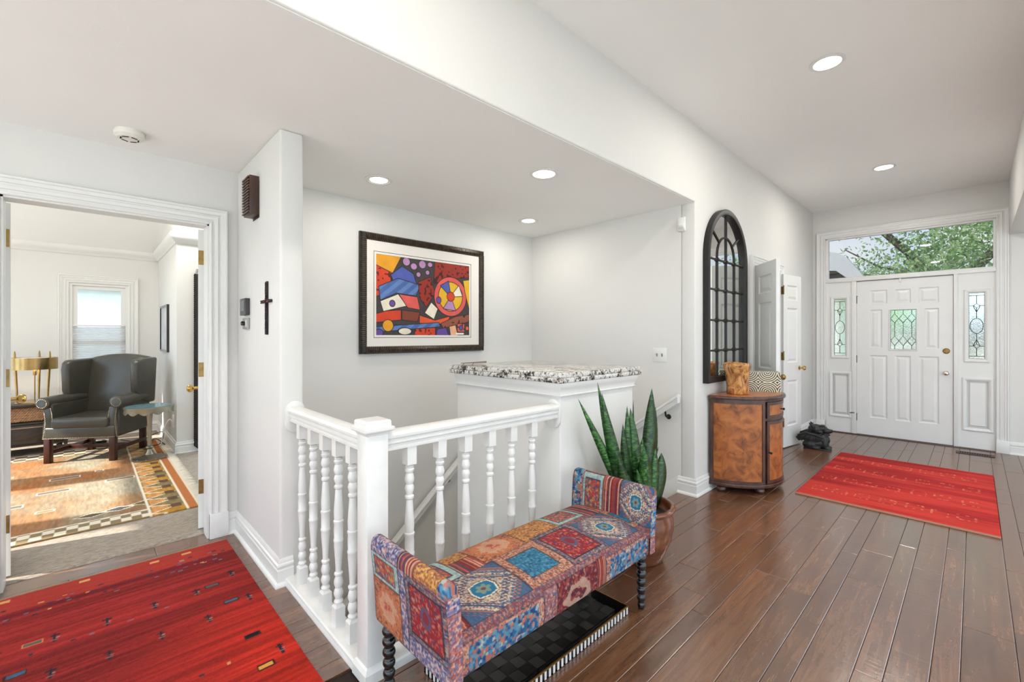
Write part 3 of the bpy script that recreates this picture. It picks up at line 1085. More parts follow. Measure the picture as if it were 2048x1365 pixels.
MB().prism([(NX + a, b) for a, b in stadium(0.048, 0.800, 0.972)], -0.002, 0.014, mpY(2.54)).build('rosette', M_RAILW, rl, bev=0.003)
MB().prism([(NY + 0.012 + a, b) for a, b in stadium(0.050, 0.800, 0.965)], -0.002, 0.014, mpX(1.905)).build('rosette', M_RAILW, rl, bev=0.003)
BP = [(-0.054, 0.0), (-0.054, 0.010), (-0.050, 0.018), (-0.050, 0.030), (-0.044, 0.036), (0.044, 0.036), (0.050, 0.030), (0.050, 0.0)]
rail_mesh(MB(), (NX, NY + 0.044, 0.0), (NX, 2.545, 0.0), BP).build('base_rail', M_RAILW, rl, smooth=True)
rail_mesh(MB(), (NX + 0.044, NY, 0.0), (1.905, NY, 0.0), BP).build('base_rail', M_RAILW, rl, smooth=True)
BAL = [(0.0125, 0.128), (0.019, 0.133), (0.020, 0.141), (0.016, 0.147), (0.0135, 0.152), (0.019, 0.168), (0.0205, 0.178), (0.017, 0.192), (0.0135, 0.200), (0.018, 0.213), (0.0195, 0.226), (0.016, 0.243),
       (0.0125, 0.252), (0.018, 0.258), (0.0185, 0.266), (0.0125, 0.272), (0.0125, 0.285), (0.0155, 0.335), (0.0195, 0.385), (0.019, 0.402), (0.0215, 0.407), (0.0215, 0.416), (0.019, 0.420), (0.0198, 0.455),
       (0.0185, 0.484), (0.0215, 0.490), (0.0215, 0.499), (0.0185, 0.503), (0.0200, 0.540), (0.0165, 0.590), (0.0130, 0.638), (0.0185, 0.645), (0.0185, 0.653), (0.0130, 0.659), (0.0165, 0.672), (0.0198, 0.684),
       (0.0165, 0.697), (0.0130, 0.702), (0.0185, 0.713), (0.0205, 0.724), (0.0165, 0.742), (0.0135, 0.749), (0.019, 0.756), (0.0195, 0.765), (0.015, 0.770), (0.0185, 0.775), (0.0125, 0.781)]
b = MB().box(-0.0215, 0.0215, -0.0215, 0.0215, 0.034, 0.118)
b.add([(-0.0215, -0.0215, 0.118), (0.0215, -0.0215, 0.118), (0.0215, 0.0215, 0.118), (-0.0215, 0.0215, 0.118), (-0.0125, -0.0125, 0.130), (0.0125, -0.0125, 0.130), (0.0125, 0.0125, 0.130), (-0.0125, 0.0125, 0.130)],
      [(0, 1, 5, 4), (1, 2, 6, 5), (2, 3, 7, 6), (3, 0, 4, 7), (4, 5, 6, 7)])
b.box(-0.0215, 0.0215, -0.0215, 0.0215, 0.786, 0.865)
b.lathe(BAL, (0, 0, 0), 14)
bal0 = b.build('baluster', M_RAILW, rl, local=True, smooth=True)
spots = [(NX, y) for y in (2.421, 2.263, 2.109, 1.960, 1.815)] + [(x, NY) for x in (0.971, 1.123, 1.267, 1.414, 1.559, 1.710)]
for i, (x, y) in enumerate(spots):
    o = bal0 if i == 0 else bal0.copy()
    if i:
        COL.objects.link(o)
        o.parent = rl
    o.location = (x - NX, y - NY, 0)

# wall handrails down the stairs
hr = thing('wall_handrail', (XS, 1.71, 0.8), 'white sloping handrail on a dark bracket, on the light switch wall', 'handrail')
d = Vector((0, 1, -SL))
p0 = Vector((XS - 0.065, 1.70, 0.762))
rail_mesh(MB(), p0, p0 + d * 1.15, HR, 0.92).build('rail', M_RAILW, hr, smooth=True)
for t in (0.12, 0.95):
    q = p0 + d * t
    MB().tube([q + Vector((0, 0, 0.004)), q + Vector((0.01, 0, -0.035)), q + Vector((0.035, 0, -0.05)), q + Vector((0.063, 0, -0.05))], 0.008, 8).lathe([(0.022, 0), (0.022, -0.004), (0.01, -0.010)], (q.x + 0.0645, q.y, q.z - 0.05), 12, axis='x').build('bracket', M_BLACKM, hr, smooth=True)
hr2 = thing('wall_handrail', (2.0, YO, -0.3), 'white sloping handrail under the framed picture, seen through the spindles', 'handrail')
sl2 = (0.134 + 0.39) / (2.508 - 1.873)
pa = Vector((2.80, YO - 0.065, 0.055 + sl2 * 0.292))
dd = Vector((-1, 0, -sl2))
rail_mesh(MB(), pa, pa + dd * 1.6, HR, 0.95).build('rail', M_RAILW, hr2, smooth=True)
for t in (0.36, 1.3):
    q = pa + dd * t
    MB().tube([q, q + Vector((0, 0.01, -0.035)), q + Vector((0, 0.035, -0.05)), q + Vector((0, 0.064, -0.05))], 0.008, 8).build('bracket', M_BLACKM, hr2, smooth=True)


# --- granite top and its moulding
def m_granite():
    m, nt, bs = nmat('speckled_granite')
    v = coords(nt)
    n1 = N(nt, 'ShaderNodeTexNoise', Scale=55.0, Detail=4.0, Roughness=0.7)
    lk(nt, v, n1.inputs['Vector'])
    n2 = N(nt, 'ShaderNodeTexNoise', Scale=14.0, Detail=3.0)
    lk(nt, v, n2.inputs['Vector'])
    ad = N(nt, 'ShaderNodeMath', operation='ADD')
    mu = N(nt, 'ShaderNodeMath', operation='MULTIPLY')
    mu.inputs[1].default_value = 0.55
    lk(nt, n2.outputs['Fac'], mu.inputs[0])
    lk(nt, n1.outputs['Fac'], ad.inputs[0])
    lk(nt, mu.outputs[0], ad.inputs[1])
    lk(nt, ramp(nt, ad.outputs[0], [(0.0, S(40, 38, 38)), (0.66, S(52, 48, 47)), (0.72, S(130, 122, 114)), (0.80, S(205, 202, 196)), (0.95, S(222, 220, 216)), (1.0, S(140, 100, 84))]), bs.inputs['Base Color'])
    bs.inputs['Roughness'].default_value = 0.12
    return m


gr = MB().box(1.868, 2.735, 1.570, 2.605, 1.056, 1.084).box(1.877, 2.726, 1.579, 2.596, 1.0835, 1.112)
tag(gr.build('granite_top', m_granite(), bev=0.007, seg=3), 'speckled grey granite slab capping the white half wall', 'countertop')
GM = [(0, 0), (0.010, 0.002), (0.014, 0.010), (0.006, 0.014), (0.008, 0.028), (0.014, 0.048), (0.024, 0.066), (0.026, 0.082), (0, 0.082)]
g = MB().sweep([(2.665, 2.555), (2.665, 1.60), (1.905, 1.60), (1.905, 2.555)][::-1], [(-a, h) for a, h in GM], mpZ(0.974))
struct(g.build('trim_9', M_TRIM, smooth=True), 'white cove moulding under the granite top', 'trim')

M_WOODL = wood('light_stained_wood', S(96, 74, 56), S(128, 102, 80), S(160, 134, 110), 0.5)
ih = thing('incense_holder', (1.965, 2.44, 1.112), 'small brown wooden holder lying on the granite top', 'holder', rz=math.radians(-44))
MB().hexa([(-0.09, -0.012, 0.012), (0.09, -0.012, 0.018), (0.09, 0.012, 0.018), (-0.09, 0.012, 0.012), (-0.09, -0.012, 0.016), (0.09, -0.012, 0.030), (0.09, 0.012, 0.030), (-0.09, 0.012, 0.016)]).build('bar', M_WOODL, ih, local=True)
for x in (-0.07, -0.005):
    MB().hexa([(x - 0.012, -0.01, 0.0005), (x - 0.006, -0.01, 0.0005), (x - 0.006, 0.01, 0.0005), (x - 0.012, 0.01, 0.0005), (x + 0.004, -0.01, 0.018), (x + 0.010, -0.01, 0.018), (x + 0.010, 0.01, 0.018), (x + 0.004, 0.01, 0.018)]).build('foot', M_WOODL, ih, local=True)

# ================================================================== RECESSED LIGHTS
M_LENS = emis('lit_lamp_lens', (1.0, 0.97, 0.93), 14.0)


def downlight(x, y, z, label, power, group='recessed ceiling lights', r=0.075, baffle=False):
    t = thing('recessed_light', (x, y, z), label, 'ceiling light', group)
    MB().lathe([(r, -0.001), (r + 0.022, -0.001), (r + 0.022, -0.004), (r + 0.012, -0.008), (r, -0.007), (r, -0.001)], (0, 0, 0), 28, cap=False).build('trim_ring', M_TRIM, t, local=True, smooth=True)
    MB().lathe([(0.0, -0.0035), (r * (0.8 if baffle else 1.0), -0.003), (r * (0.8 if baffle else 1.0), -0.0012), (0, -0.0012)], (0, 0, 0), 28).build('lens', M_LENS, t, local=True)
    if baffle:
        MB().lathe([(r * 0.8, -0.0022), (r, -0.006)], (0, 0, 0), 28, cap=False).build('baffle', M_TRIM, t, local=True, smooth=True)
    ld = bpy.data.lights.new('lamp', 'AREA')
    ld.shape = 'DISK'
    ld.size = r * 2
    ld.energy = power
    ld.color = (1.0, 0.95, 0.88)
    lo_ = bpy.data.objects.new('lamp', ld)
    COL.objects.link(lo_)
    lo_.parent = t
    lo_.location = (0, 0, -0.010)
    return t


PH, PL = 19.0, 5.5
downlight(3.40, 0.65, ZH, 'large round recessed light nearest the viewer in the hallway ceiling', PH)
downlight(5.93, 0.65, ZH, 'round recessed light in the hallway ceiling nearest the front door', PH)
downlight(2.234, 2.02, ZL, 'bright recessed light over the stairs, nearest the beam', PL)
downlight(1.486, 2.91, ZL, 'recessed light in the low ceiling above the left end of the picture', PL, baffle=True)
downlight(3.044, 2.95, ZL, 'recessed light in the low ceiling above the stairwell corner', PL, baffle=True)
for x, y, z, where in ((0.6, 0.65, ZH, 'added for brightness in the high hallway ceiling straight above the viewer'), (-1.9, 0.65, ZH, 'added for brightness in the high hallway ceiling behind the viewer'), (-0.6, 2.3, ZL, 'added for brightness in the low ceiling above the red rug, outside the view'), (-2.6, 2.3, ZL, 'added for brightness in the low ceiling far left of the red rug, outside the view')):
    downlight(x, y, z, 'recessed light ' + where, PH if z == ZH else PL, 'added lights outside the view')  # extra downlights out of view, added to brighten hall and rug area
for x, y, where in ((0.5, -1.6, 'nearest the viewer'), (3.0, -1.6, 'middle of its row'), (5.5, -1.6, 'nearest the front wall')):
    downlight(x, y, 2.45, 'recessed light added for brightness in the room to the right, outside the view, ' + where, PH, 'added lights outside the view')  # unseen extra lamps, added for more light from the right

for x, where in ((-0.9, 'left of the lamp'), (0.5, 'above the armchair')):
    downlight(x, 5.6, 3.12, 'recessed light added to brighten the office, hidden by the door head, ' + where, 30.0, 'added lights outside the view')  # hidden lamps added because the office was too dim

# ================================================================== ARCHED MIRROR
mx0, mx1, mzb, mzt = 3.752, 4.680, 0.918, 2.461
mc, mr_ = (mx0 + mx1) / 2, (mx1 - mx0) / 2
msp = mzt - mr_
am = thing('arched_mirror', (mc, YM, mzb), 'tall black arched window-pane mirror on the hallway wall', 'mirror')
path = [(mx0, mzb), (mx0, msp)] + [(mc + mr_ * math.cos(t), msp + mr_ * math.sin(t)) for t in [math.pi - math.pi * i / 28 for i in range(1, 28)]] + [(mx1, msp), (mx1, mzb)]
MB().sweep(path, [(0, 0.0), (0, 0.046), (-0.010, 0.050), (-0.045, 0.046), (-0.050, 0.036), (-0.050, 0.0)], mpY(YM - 0.001), closed=True).build('frame', M_BLACKM, am, smooth=True)
gp = [(mx0 + 0.03, mzb + 0.03)] + [(mx1 - 0.03, mzb + 0.03), (mx1 - 0.03, msp)] + [(mc + (mr_ - 0.03) * math.cos(t), msp + (mr_ - 0.03) * math.sin(t)) for t in [math.pi * i / 28 for i in range(1, 28)]] + [(mx0 + 0.03, msp)]
MB().prism(gp, 0.002, 0.012, mpY(YM - 0.001)).build('mirror_glass', M_MIRROR, am)


def bar(mb, pts, w_=0.0095):
    mb.tube([(a, YM - 0.0155, b_) for a, b_ in pts], w_, 6)
    return mb


zs = [1.993, 1.727, 1.457, 1.191]
xs = [4.016, 4.216, 4.416]
for z in zs:
    bar(MB(), [(mx0 + 0.03, z), (mx1 - 0.03, z)]).build('glazing_bar', M_BLACKM, am)
for i, x in enumerate(xs):
    bar(MB(), [(x, mzb + 0.03), (x, zs[0] if i != 1 else mzt - 0.03)], 0.011).build('glazing_bar', M_BLACKM, am)
bar(MB(), [(mc + 0.2 * math.cos(t), zs[0] + 0.03 + 0.19 * math.sin(t)) for t in [math.pi * i / 16 for i in range(17)]]).build('glazing_bar', M_BLACKM, am)
for sg in (1, -1):
    a = math.radians(42)
    bar(MB(), [(mc + sg * 0.2 * math.cos(a), zs[0] + 0.03 + 0.19 * math.sin(a)), (mc + sg * (mr_ - 0.03) * math.cos(math.radians(38)), msp + (mr_ - 0.03) * math.sin(math.radians(38)))]).build('glazing_bar', M_BLACKM, am)
    bar(MB(), [(mc + sg * 0.2, zs[0]), (mc + sg * 0.2, zs[0] + 0.03)]).build('glazing_bar', M_BLACKM, am)
k0 = MB().lathe([(0.014, -0.018), (0.019, -0.012), (0.019, 0.012), (0.014, 0.018)], (0, 0, 0), 10, axis='x').build('collar', M_BLACKM, am, local=True, smooth=True)
first = True
for z in zs:
    for x in xs:
        o = k0 if first else k0.copy()
        if not first:
            COL.objects.link(o)
            o.parent = am
        first = False
        o.location = (x - mc, -0.0155, z - mzb)


# ================================================================== BOW FRONT CABINET
def m_leather():
    m, nt, bs = nmat('distressed_tan_leather')
    v = coords(nt)
    n1 = N(nt, 'ShaderNodeTexNoise', Scale=9.0, Detail=6.0, Roughness=0.6, Distortion=1.2)
    lk(nt, v, n1.inputs['Vector'])
    n2 = N(nt, 'ShaderNodeTexVoronoi', Scale=7.0)
    lk(nt, v, n2.inputs['Vector'])
    c1 = ramp(nt, n1.outputs['Fac'], [(0.30, S(100, 56, 28)), (0.43, S(148, 84, 38)), (0.55, S(172, 101, 47)), (0.72, S(186, 118, 60))])
    c2 = ramp(nt, n2.outputs['Distance'], [(0.02, (0.35, 0.3, 0.28)), (0.055, (1, 1, 1))])
    mx = nt.nodes.new('ShaderNodeMix')
    mx.data_type = 'RGBA'
    mx.blend_type = 'MULTIPLY'
    mx.inputs[0].default_value = 0.8
    lk(nt, c1, mx.inputs[6])
    lk(nt, c2, mx.inputs[7])
    lk(nt, mx.outputs[2], bs.inputs['Base Color'])
    bs.inputs['Roughness'].default_value = 0.42
    bp = N(nt, 'ShaderNodeBump', Strength=0.2, Distance=0.004)
    lk(nt, n1.outputs['Fac'], bp.inputs['Height'])
    lk(nt, bp.outputs['Normal'], bs.inputs['Normal'])
    return m


M_LEATHER = m_leather()
M_CABW = wood('dark_walnut_frame', S(48, 28, 20), S(74, 44, 32), S(104, 66, 48), 0.38, (6, 6, 2), coat=0.2)
M_CABT = wood('tan_cabinet_top', S(150, 84, 40), S(178, 106, 54), S(200, 130, 74), 0.3, (4, 10, 4), coat=0.3)
cx, cy, cr = 4.275, 1.575, 0.43
cb = thing('bow_front_cabinet', (cx, cy, 0), 'half-round tan leather-panelled cabinet with dark wood edges under the arched mirror', 'cabinet')


def arc_panel(mb, r0, r1, a0, a1, z0, z1, n=12):
    pts = [(r1, a0 + (a1 - a0) * i / n) for i in range(n + 1)] + [(r0, a1 - (a1 - a0) * i / n) for i in range(n + 1)]
    poly = [(r * math.cos(math.radians(a)), r * math.sin(math.radians(a))) for r, a in pts]
    return mb.prism(poly, z0, z1, mpZ())


def halfdisc(r, n=40):
    return [(r * math.cos(t), r * math.sin(t)) for t in [math.pi + math.pi * i / n for i in range(n + 1)]]


MB().prism(halfdisc(cr - 0.014), 0.075, 0.775, mpZ()).build('carcass', M_CABW, cb, local=True, smooth=True)
MB().prism(halfdisc(cr + 0.022), 0.787, 0.812, mpZ()).build('top', M_CABW, cb, local=True, bev=0.006, seg=3)
MB().prism(halfdisc(cr - 0.012), 0.8115, 0.8145, mpZ()).build('top_inlay', M_CABT, cb, local=True)
MB().prism(halfdisc(cr + 0.006), 0.772, 0.788, mpZ()).build('top_moulding', M_CABW, cb, local=True, smooth=True)
arc_panel(MB(), cr - 0.03, cr + 0.010, 180, 360, 0.055, 0.085, 40).build('base_moulding', M_CABW, cb, local=True, bev=0.004)
A_ = [180, 241, 299, 360]
for i in range(3):
    a0, a1 = A_[i] + 1.2, A_[i + 1] - 1.2
    if i != 1:
        arc_panel(MB(), cr - 0.02, cr - 0.004, a0 + 2.5, a1 - 2.5, 0.10, 0.755).build('leather_panel', M_LEATHER, cb, local=True, smooth=True)
        fr = MB()
        arc_panel(fr, cr - 0.02, cr + 0.002, a0, a0 + 3.5, 0.085, 0.772, 3)
        arc_panel(fr, cr - 0.02, cr + 0.002, a1 - 3.5, a1, 0.085, 0.772, 3)
        arc_panel(fr, cr - 0.02, cr + 0.002, a0, a1, 0.75, 0.772)
        arc_panel(fr, cr - 0.02, cr + 0.002, a0, a1, 0.085, 0.108)
        fr.build('panel_frame', M_CABW, cb, local=True, smooth=True)
    else:
        for nm, z0, z1 in (('drawer', 0.630, 0.765), ('door', 0.09, 0.605)):
            fr = MB()
            arc_panel(fr, cr - 0.02, cr + 0.004, a0, a0 + 3.5, z0, z1, 3)
            arc_panel(fr, cr - 0.02, cr + 0.004, a1 - 3.5, a1, z0, z1, 3)
            arc_panel(fr, cr - 0.02, cr + 0.004, a0, a1, z1 - 0.025, z1)
            arc_panel(fr, cr - 0.02, cr + 0.004, a0, a1, z0, z0 + 0.025)
            fo = fr.build(nm, M_CABW, cb, local=True, smooth=True)
            arc_panel(MB(), cr - 0.02, cr - 0.003, a0 + 3, a1 - 3, z0 + 0.02, z1 - 0.02).build('leather_panel', M_LEATHER, fo, local=True, smooth=True)
            ka = 270 if nm == 'drawer' else a0 + 3
            kz = (z0 + z1) / 2
            ca, sa = math.cos(math.radians(ka)), math.sin(math.radians(ka))
            kb = MB().lathe([(0.006, 0), (0.005, 0.012), (0.010, 0.018), (0.011, 0.024), (0.006, 0.029), (0, 0.030)], (0, 0, 0), 12)
            kb.v = [(cr * ca + z * ca + x * -sa, cr * sa + z * sa + x * ca, kz + y) for x, y, z in kb.v]
            kb.build('knob', M_BLACKM, fo, local=True, smooth=True)
for a in (192, 238, 302, 348):
    MB().lathe([(0.020, 0.0), (0.030, 0.004), (0.038, 0.022), (0.034, 0.040), (0.022, 0.048), (0.022, 0.060)], ((cr - 0.045) * math.cos(math.radians(a)), (cr - 0.045) * math.sin(math.radians(a)), 0), 16).build('bun_foot', M_CABW, cb, local=True, smooth=True)


# wooden stump vase
def m_stump():
    m, nt, bs = nmat('polished_burl_wood')
    v = coords(nt, (5, 5, 3))
    n1 = N(nt, 'ShaderNodeTexNoise', Scale=2.6, Detail=7.0, Roughness=0.6, Distortion=2.2)
    lk(nt, v, n1.inputs['Vector'])
    lk(nt, ramp(nt, n1.outputs['Fac'], [(0.30, S(70, 36, 20)), (0.40, S(140, 82, 40)), (0.5, S(196, 136, 74)), (0.62, S(214, 162, 98)), (0.75, S(186, 120, 64))]), bs.inputs['Base Color'])
    bs.inputs['Roughness'].default_value = 0.3
    return m


M_STUMP = m_stump()
mb = MB()
nseg, prof = 40, [(0.088, 0.0), (0.092, 0.01), (0.090, 0.06), (0.096, 0.12), (0.106, 0.18), (0.114, 0.235), (0.118, 0.262), (0.112, 0.266), (0.100, 0.255), (0.088, 0.20), (0.075, 0.10), (0.0, 0.08)]
vs = []
for j, (r, z) in enumerate(prof):
    for i in range(nseg):
        t = 2 * math.pi * i / nseg
        rr = r * (1 + 0.07 * math.sin(2 * t + 0.6) + 0.045 * math.sin(3 * t + 9 * z) + 0.03 * math.sin(7 * t + 20 * z))
        if 3.6 < t < 4.9:
            rr *= 1 + 0.06 * math.sin((t - 3.6) / 1.3 * math.pi) * math.sin(z * 28)
        vs.append((rr * math.cos(t), rr * math.sin(t), z + (0.006 * math.sin(2 * t) if j in (5, 6, 7) else 0)))
fs = [(j * nseg + i, j * nseg + (i + 1) % nseg, (j + 1) * nseg + (i + 1) % nseg, (j + 1) * nseg + i) for j in range(len(prof) - 1) for i in range(nseg)] + [tuple(range(nseg - 1, -1, -1))]
sv = thing('stump_vase', (4.10, 1.435, 0.8145), 'orange-brown polished tree stump vase on the cabinet', 'vase')
mb.add(vs, fs).build('body', M_STUMP, sv, local=True, smooth='all')
MB().lathe([(0.0, 0.009), (0.012, 0.008), (0.020, 0.003), (0.024, -0.004)], (0, 0, 0), 12).build('knot', simple('dark_knot', S(48, 24, 16), 0.5), sv, local=True, smooth=True)
kn = sv.children[-1]
kn.rotation_euler = (math.radians(78), 0, math.radians(-62))
kn.location = (-0.062, -0.079, 0.20)


# patterned box
def m_arcs():
    m, nt, bs = nmat('black_and_cream_arc_pattern')
    tc = nt.nodes.new('ShaderNodeTexCoord')
    sp = nt.nodes.new('ShaderNodeSeparateXYZ')
    lk(nt, tc.outputs['Object'], sp.inputs[0])

    def math_(op, a, b=None):
        n_ = N(nt, 'ShaderNodeMath', operation=op)
        for k, q in enumerate((a, b)):
            if q is None:
                continue
            if isinstance(q, (int, float)):
                n_.inputs[k].default_value = q
            else:
                lk(nt, q, n_.inputs[k])
        return n_.outputs[0]
    h = math_('ADD', sp.outputs['X'], sp.outputs['Y'])
    u = math_('PINGPONG', math_('ADD', h, 1.5 + 0.03), 0.075)          # 0..0.075
    z = math_('ABSOLUTE', math_('SUBTRACT', sp.outputs['Z'], 0.0875))    # 0..0.0875 from the middle
    vv = math_('SUBTRACT', 0.0875, z)
    dist = math_('SQRT', math_('ADD', math_('MULTIPLY', u, u), math_('MULTIPLY', vv, vv)))
    ring = math_('SINE', math_('MULTIPLY', dist, 2 * math.pi / 0.0165))
    lk(nt, ramp(nt, math_('ADD', math_('MULTIPLY', ring, 0.5), 0.5), [(0.36, S(20, 19, 18)), (0.48, S(226, 214, 184))]), bs.inputs['Base Color'])
    bs.inputs['Roughness'].default_value = 0.35
    return m


pb = thing('patterned_box', (4.470, 1.352, 0.8145), 'cream box with black concentric arc pattern beside the stump vase', 'box', rz=math.radians(-69))
MB().slab(-0.16, 0.14, -0.07, 0.07, 0.0, 0.175, [(-0.150, 0.130, -0.060, 0.060)], lambda u, v, d: (u, v, d)).box(-0.15, 0.13, -0.06, 0.06, 0.0, 0.12).build('body', m_arcs(), pb, local=True, merge=True)
MB().slab(-0.162, 0.142, -0.072, 0.072, 0.175, 0.178, [(-0.150, 0.130, -0.060, 0.060)], lambda u, v, d: (u, v, d)).build('rim', simple('pale_green_rim', S(190, 196, 180), 0.4), pb, local=True)

# ================================================================== GARGOYLE FIGURINE
def m_statue():
    m, nt, bs = nmat('black_cast_stone')
    v = coords(nt)
    n1 = N(nt, 'ShaderNodeTexNoise', Scale=22.0, Detail=5.0)
    lk(nt, v, n1.inputs['Vector'])
    lk(nt, ramp(nt, n1.outputs['Fac'], [(0.35, S(14, 15, 16)), (0.6, S(32, 33, 34)), (0.8, S(66, 68, 66))]), bs.inputs['Base Color'])
    bs.inputs['Roughness'].default_value = 0.45
    bp = N(nt, 'ShaderNodeBump', Strength=0.5, Distance=0.01)
    lk(nt, n1.outputs['Fac'], bp.inputs['Height'])
    lk(nt, bp.outputs['Normal'], bs.inputs['Normal'])
    return m


M_STAT = m_statue()
gg = thing('gargoyle_figurine', (6.17, 1.285, 0), 'small black winged gargoyle figurine sitting on the floor by the baseboard', 'figurine', rz=math.radians(-84))
bl = MB()


def blob(c, r, n=12, rot=None):
    vs = []
    fs = []
    for j in range(n // 2 + 1):
        p = math.pi * j / (n // 2)
        for i in range(n):
            t = 2 * math.pi * i / n
            q = Vector((r[0] * math.sin(p) * math.cos(t), r[1] * math.sin(p) * math.sin(t), r[2] * math.cos(p)))
            if rot:
                q = Matrix.Rotation(rot[1], 3, rot[0]) @ q
            vs.append(q + Vector(c))
    for j in range(n // 2):
        for i in range(n):
            fs.append((j * n + i, (j + 1) * n + i, (j + 1) * n + (i + 1) % n, j * n + (i + 1) % n))
    bl.add(vs, fs)


# local: +x is where the snout points (to the right in the photo), z up
blob((0.00, 0, 0.07), (0.115, 0.085, 0.07))
blob((0.055, 0, 0.11), (0.080, 0.07, 0.07))
blob((0.005, 0, 0.16), (0.060, 0.055, 0.06))
blob((-0.005, 0, 0.225), (0.082, 0.064, 0.062))
blob((0.045, 0, 0.240), (0.066, 0.052, 0.042))
blob((0.095, 0, 0.216), (0.056, 0.036, 0.032))
blob((0.142, 0, 0.220), (0.020, 0.026, 0.021))
blob((0.078, 0, 0.172), (0.058, 0.034, 0.017))
for s_ in (1, -1):
    blob((-0.060, s_ * 0.060, 0.050), (0.075, 0.040, 0.055))
    blob((0.085, s_ * 0.048, 0.065), (0.034, 0.030, 0.065))
    blob((0.110, s_ * 0.048, 0.020), (0.040, 0.028, 0.020))
    blob((-0.01, s_ * 0.068, 0.020), (0.06, 0.030, 0.020))
    bl.tube([(-0.035, s_ * 0.042, 0.262), (-0.055, s_ * 0.048, 0.286), (-0.068, s_ * 0.052, 0.304)], [0.018, 0.012, 0.003], 8)
    blob((0.058, s_ * 0.034, 0.272), (0.028, 0.013, 0.010), 8)
    blob((0.035, s_ * 0.045, 0.200), (0.040, 0.016, 0.016), 8)
body = bl.build('body', M_STAT, gg, local=True, smooth='all')
rm = body.modifiers.new('fuse', 'REMESH')
rm.mode = 'VOXEL'
rm.voxel_size = 0.006
rm.use_smooth_shade = True
MB().prism([(-0.12, -0.085), (0.14, -0.085), (0.14, 0.085), (-0.12, 0.085)], 0.0, 0.016, mpZ()).build('plinth', M_STAT, gg, local=True, bev=0.004)
for s_ in (1, -1):
    # folded wing: shoulder roll and three drooping lobes
    wg = MB()
    up_ = [(0.06, 0.150), (-0.02, 0.175), (-0.10, 0.185), (-0.165, 0.165), (-0.195, 0.12), (-0.165, 0.085), (-0.12, 0.098), (-0.08, 0.078), (-0.03, 0.098), (0.02, 0.085), (0.06, 0.11)]
    wg.prism(up_, 0.060, 0.078, lambda a, b_, h: (a, s_ * (h + 0.18 * max(0, -a) * 0.5), b_))
    wg.tube([(0.07, s_ * 0.066, 0.140), (0.0, s_ * 0.084, 0.170), (-0.10, s_ * 0.092, 0.186), (-0.175, s_ * 0.10, 0.15)], [0.012, 0.018, 0.016, 0.010], 8)
    for a, b_ in ((-0.135, 0.085), (-0.07, 0.075), (0.01, 0.085)):
        wg.tube([(-0.02, s_ * 0.085, 0.19), (a * 0.8, s_ * 0.088, 0.14), (a, s_ * 0.084, b_)], [0.006, 0.006, 0.004], 6)
    wg.build('wing', M_STAT, gg, local=True, bev=0.003)


# ================================================================== SNAKE PLANT
def m_snake():
    m, nt, bs = nmat('mottled_snake_plant_leaf')
    v = coords(nt, (6, 6, 22), 9.0)
    n1 = N(nt, 'ShaderNodeTexNoise', Scale=2.6, Detail=4.0, Distortion=1.6)
    lk(nt, v, n1.inputs['Vector'])
    c1 = ramp(nt, n1.outputs['Fac'], [(0.38, S(26, 56, 30)), (0.5, S(44, 92, 42)), (0.62, S(84, 136, 64)), (0.75, S(118, 166, 88))])
    oi = nt.nodes.new('ShaderNodeObjectInfo')
    mr = N(nt, 'ShaderNodeMapRange')
    mr.inputs['To Min'].default_value = 0.45
    mr.inputs['To Max'].default_value = 1.15
    lk(nt, oi.outputs['Random'], mr.inputs['Value'])
    hs = nt.nodes.new('ShaderNodeHueSaturation')
    lk(nt, mr.outputs['Result'], hs.inputs['Value'])
    lk(nt, c1, hs.inputs['Color'])
    lk(nt, hs.outputs['Color'], bs.inputs['Base Color'])
    bs.inputs['Roughness'].default_value = 0.35
    return m


M_SNAKE = m_snake()


def m_pot():
    m, nt, bs = nmat('copper_brown_glaze')
    v = coords(nt, (4, 4, 9))
    n1 = N(nt, 'ShaderNodeTexNoise', Scale=1.4, Detail=5.0, Distortion=0.2)
    lk(nt, v, n1.inputs['Vector'])
    lk(nt, ramp(nt, n1.outputs['Fac'], [(0.3, S(86, 46, 28)), (0.5, S(116, 66, 40)), (0.72, S(142, 86, 54))]), bs.inputs['Base Color'])
    bs.inputs['Roughness'].default_value = 0.16
    bs.inputs['Coat Weight'].default_value = 0.5
    return m


PX_, PY_ = 2.385, 1.385
pl = thing('potted_snake_plant', (PX_, PY_, 0), 'snake plant in a glazed copper-brown pot behind the bench', 'plant')
MB().lathe([(0.122, 0.0), (0.130, 0.006), (0.150, 0.06), (0.178, 0.13), (0.192, 0.20), (0.190, 0.25), (0.178, 0.285), (0.180, 0.295), (0.198, 0.302), (0.203, 0.312), (0.198, 0.322), (0.176, 0.324), (0.168, 0.31), (0.165, 0.25), (0.0, 0.25)], (0, 0, 0), 40).build('pot', m_pot(), pl, local=True, smooth='all')
MB().lathe([(0.163, 0.245), (0.163, 0.262), (0.08, 0.268), (0.0, 0.27)], (0, 0, 0), 24).build('soil', simple('potting_soil', S(44, 34, 28), 1.0, var=0.4, scale=40, bump=0.8, bscale=60), pl, local=True, smooth=True)


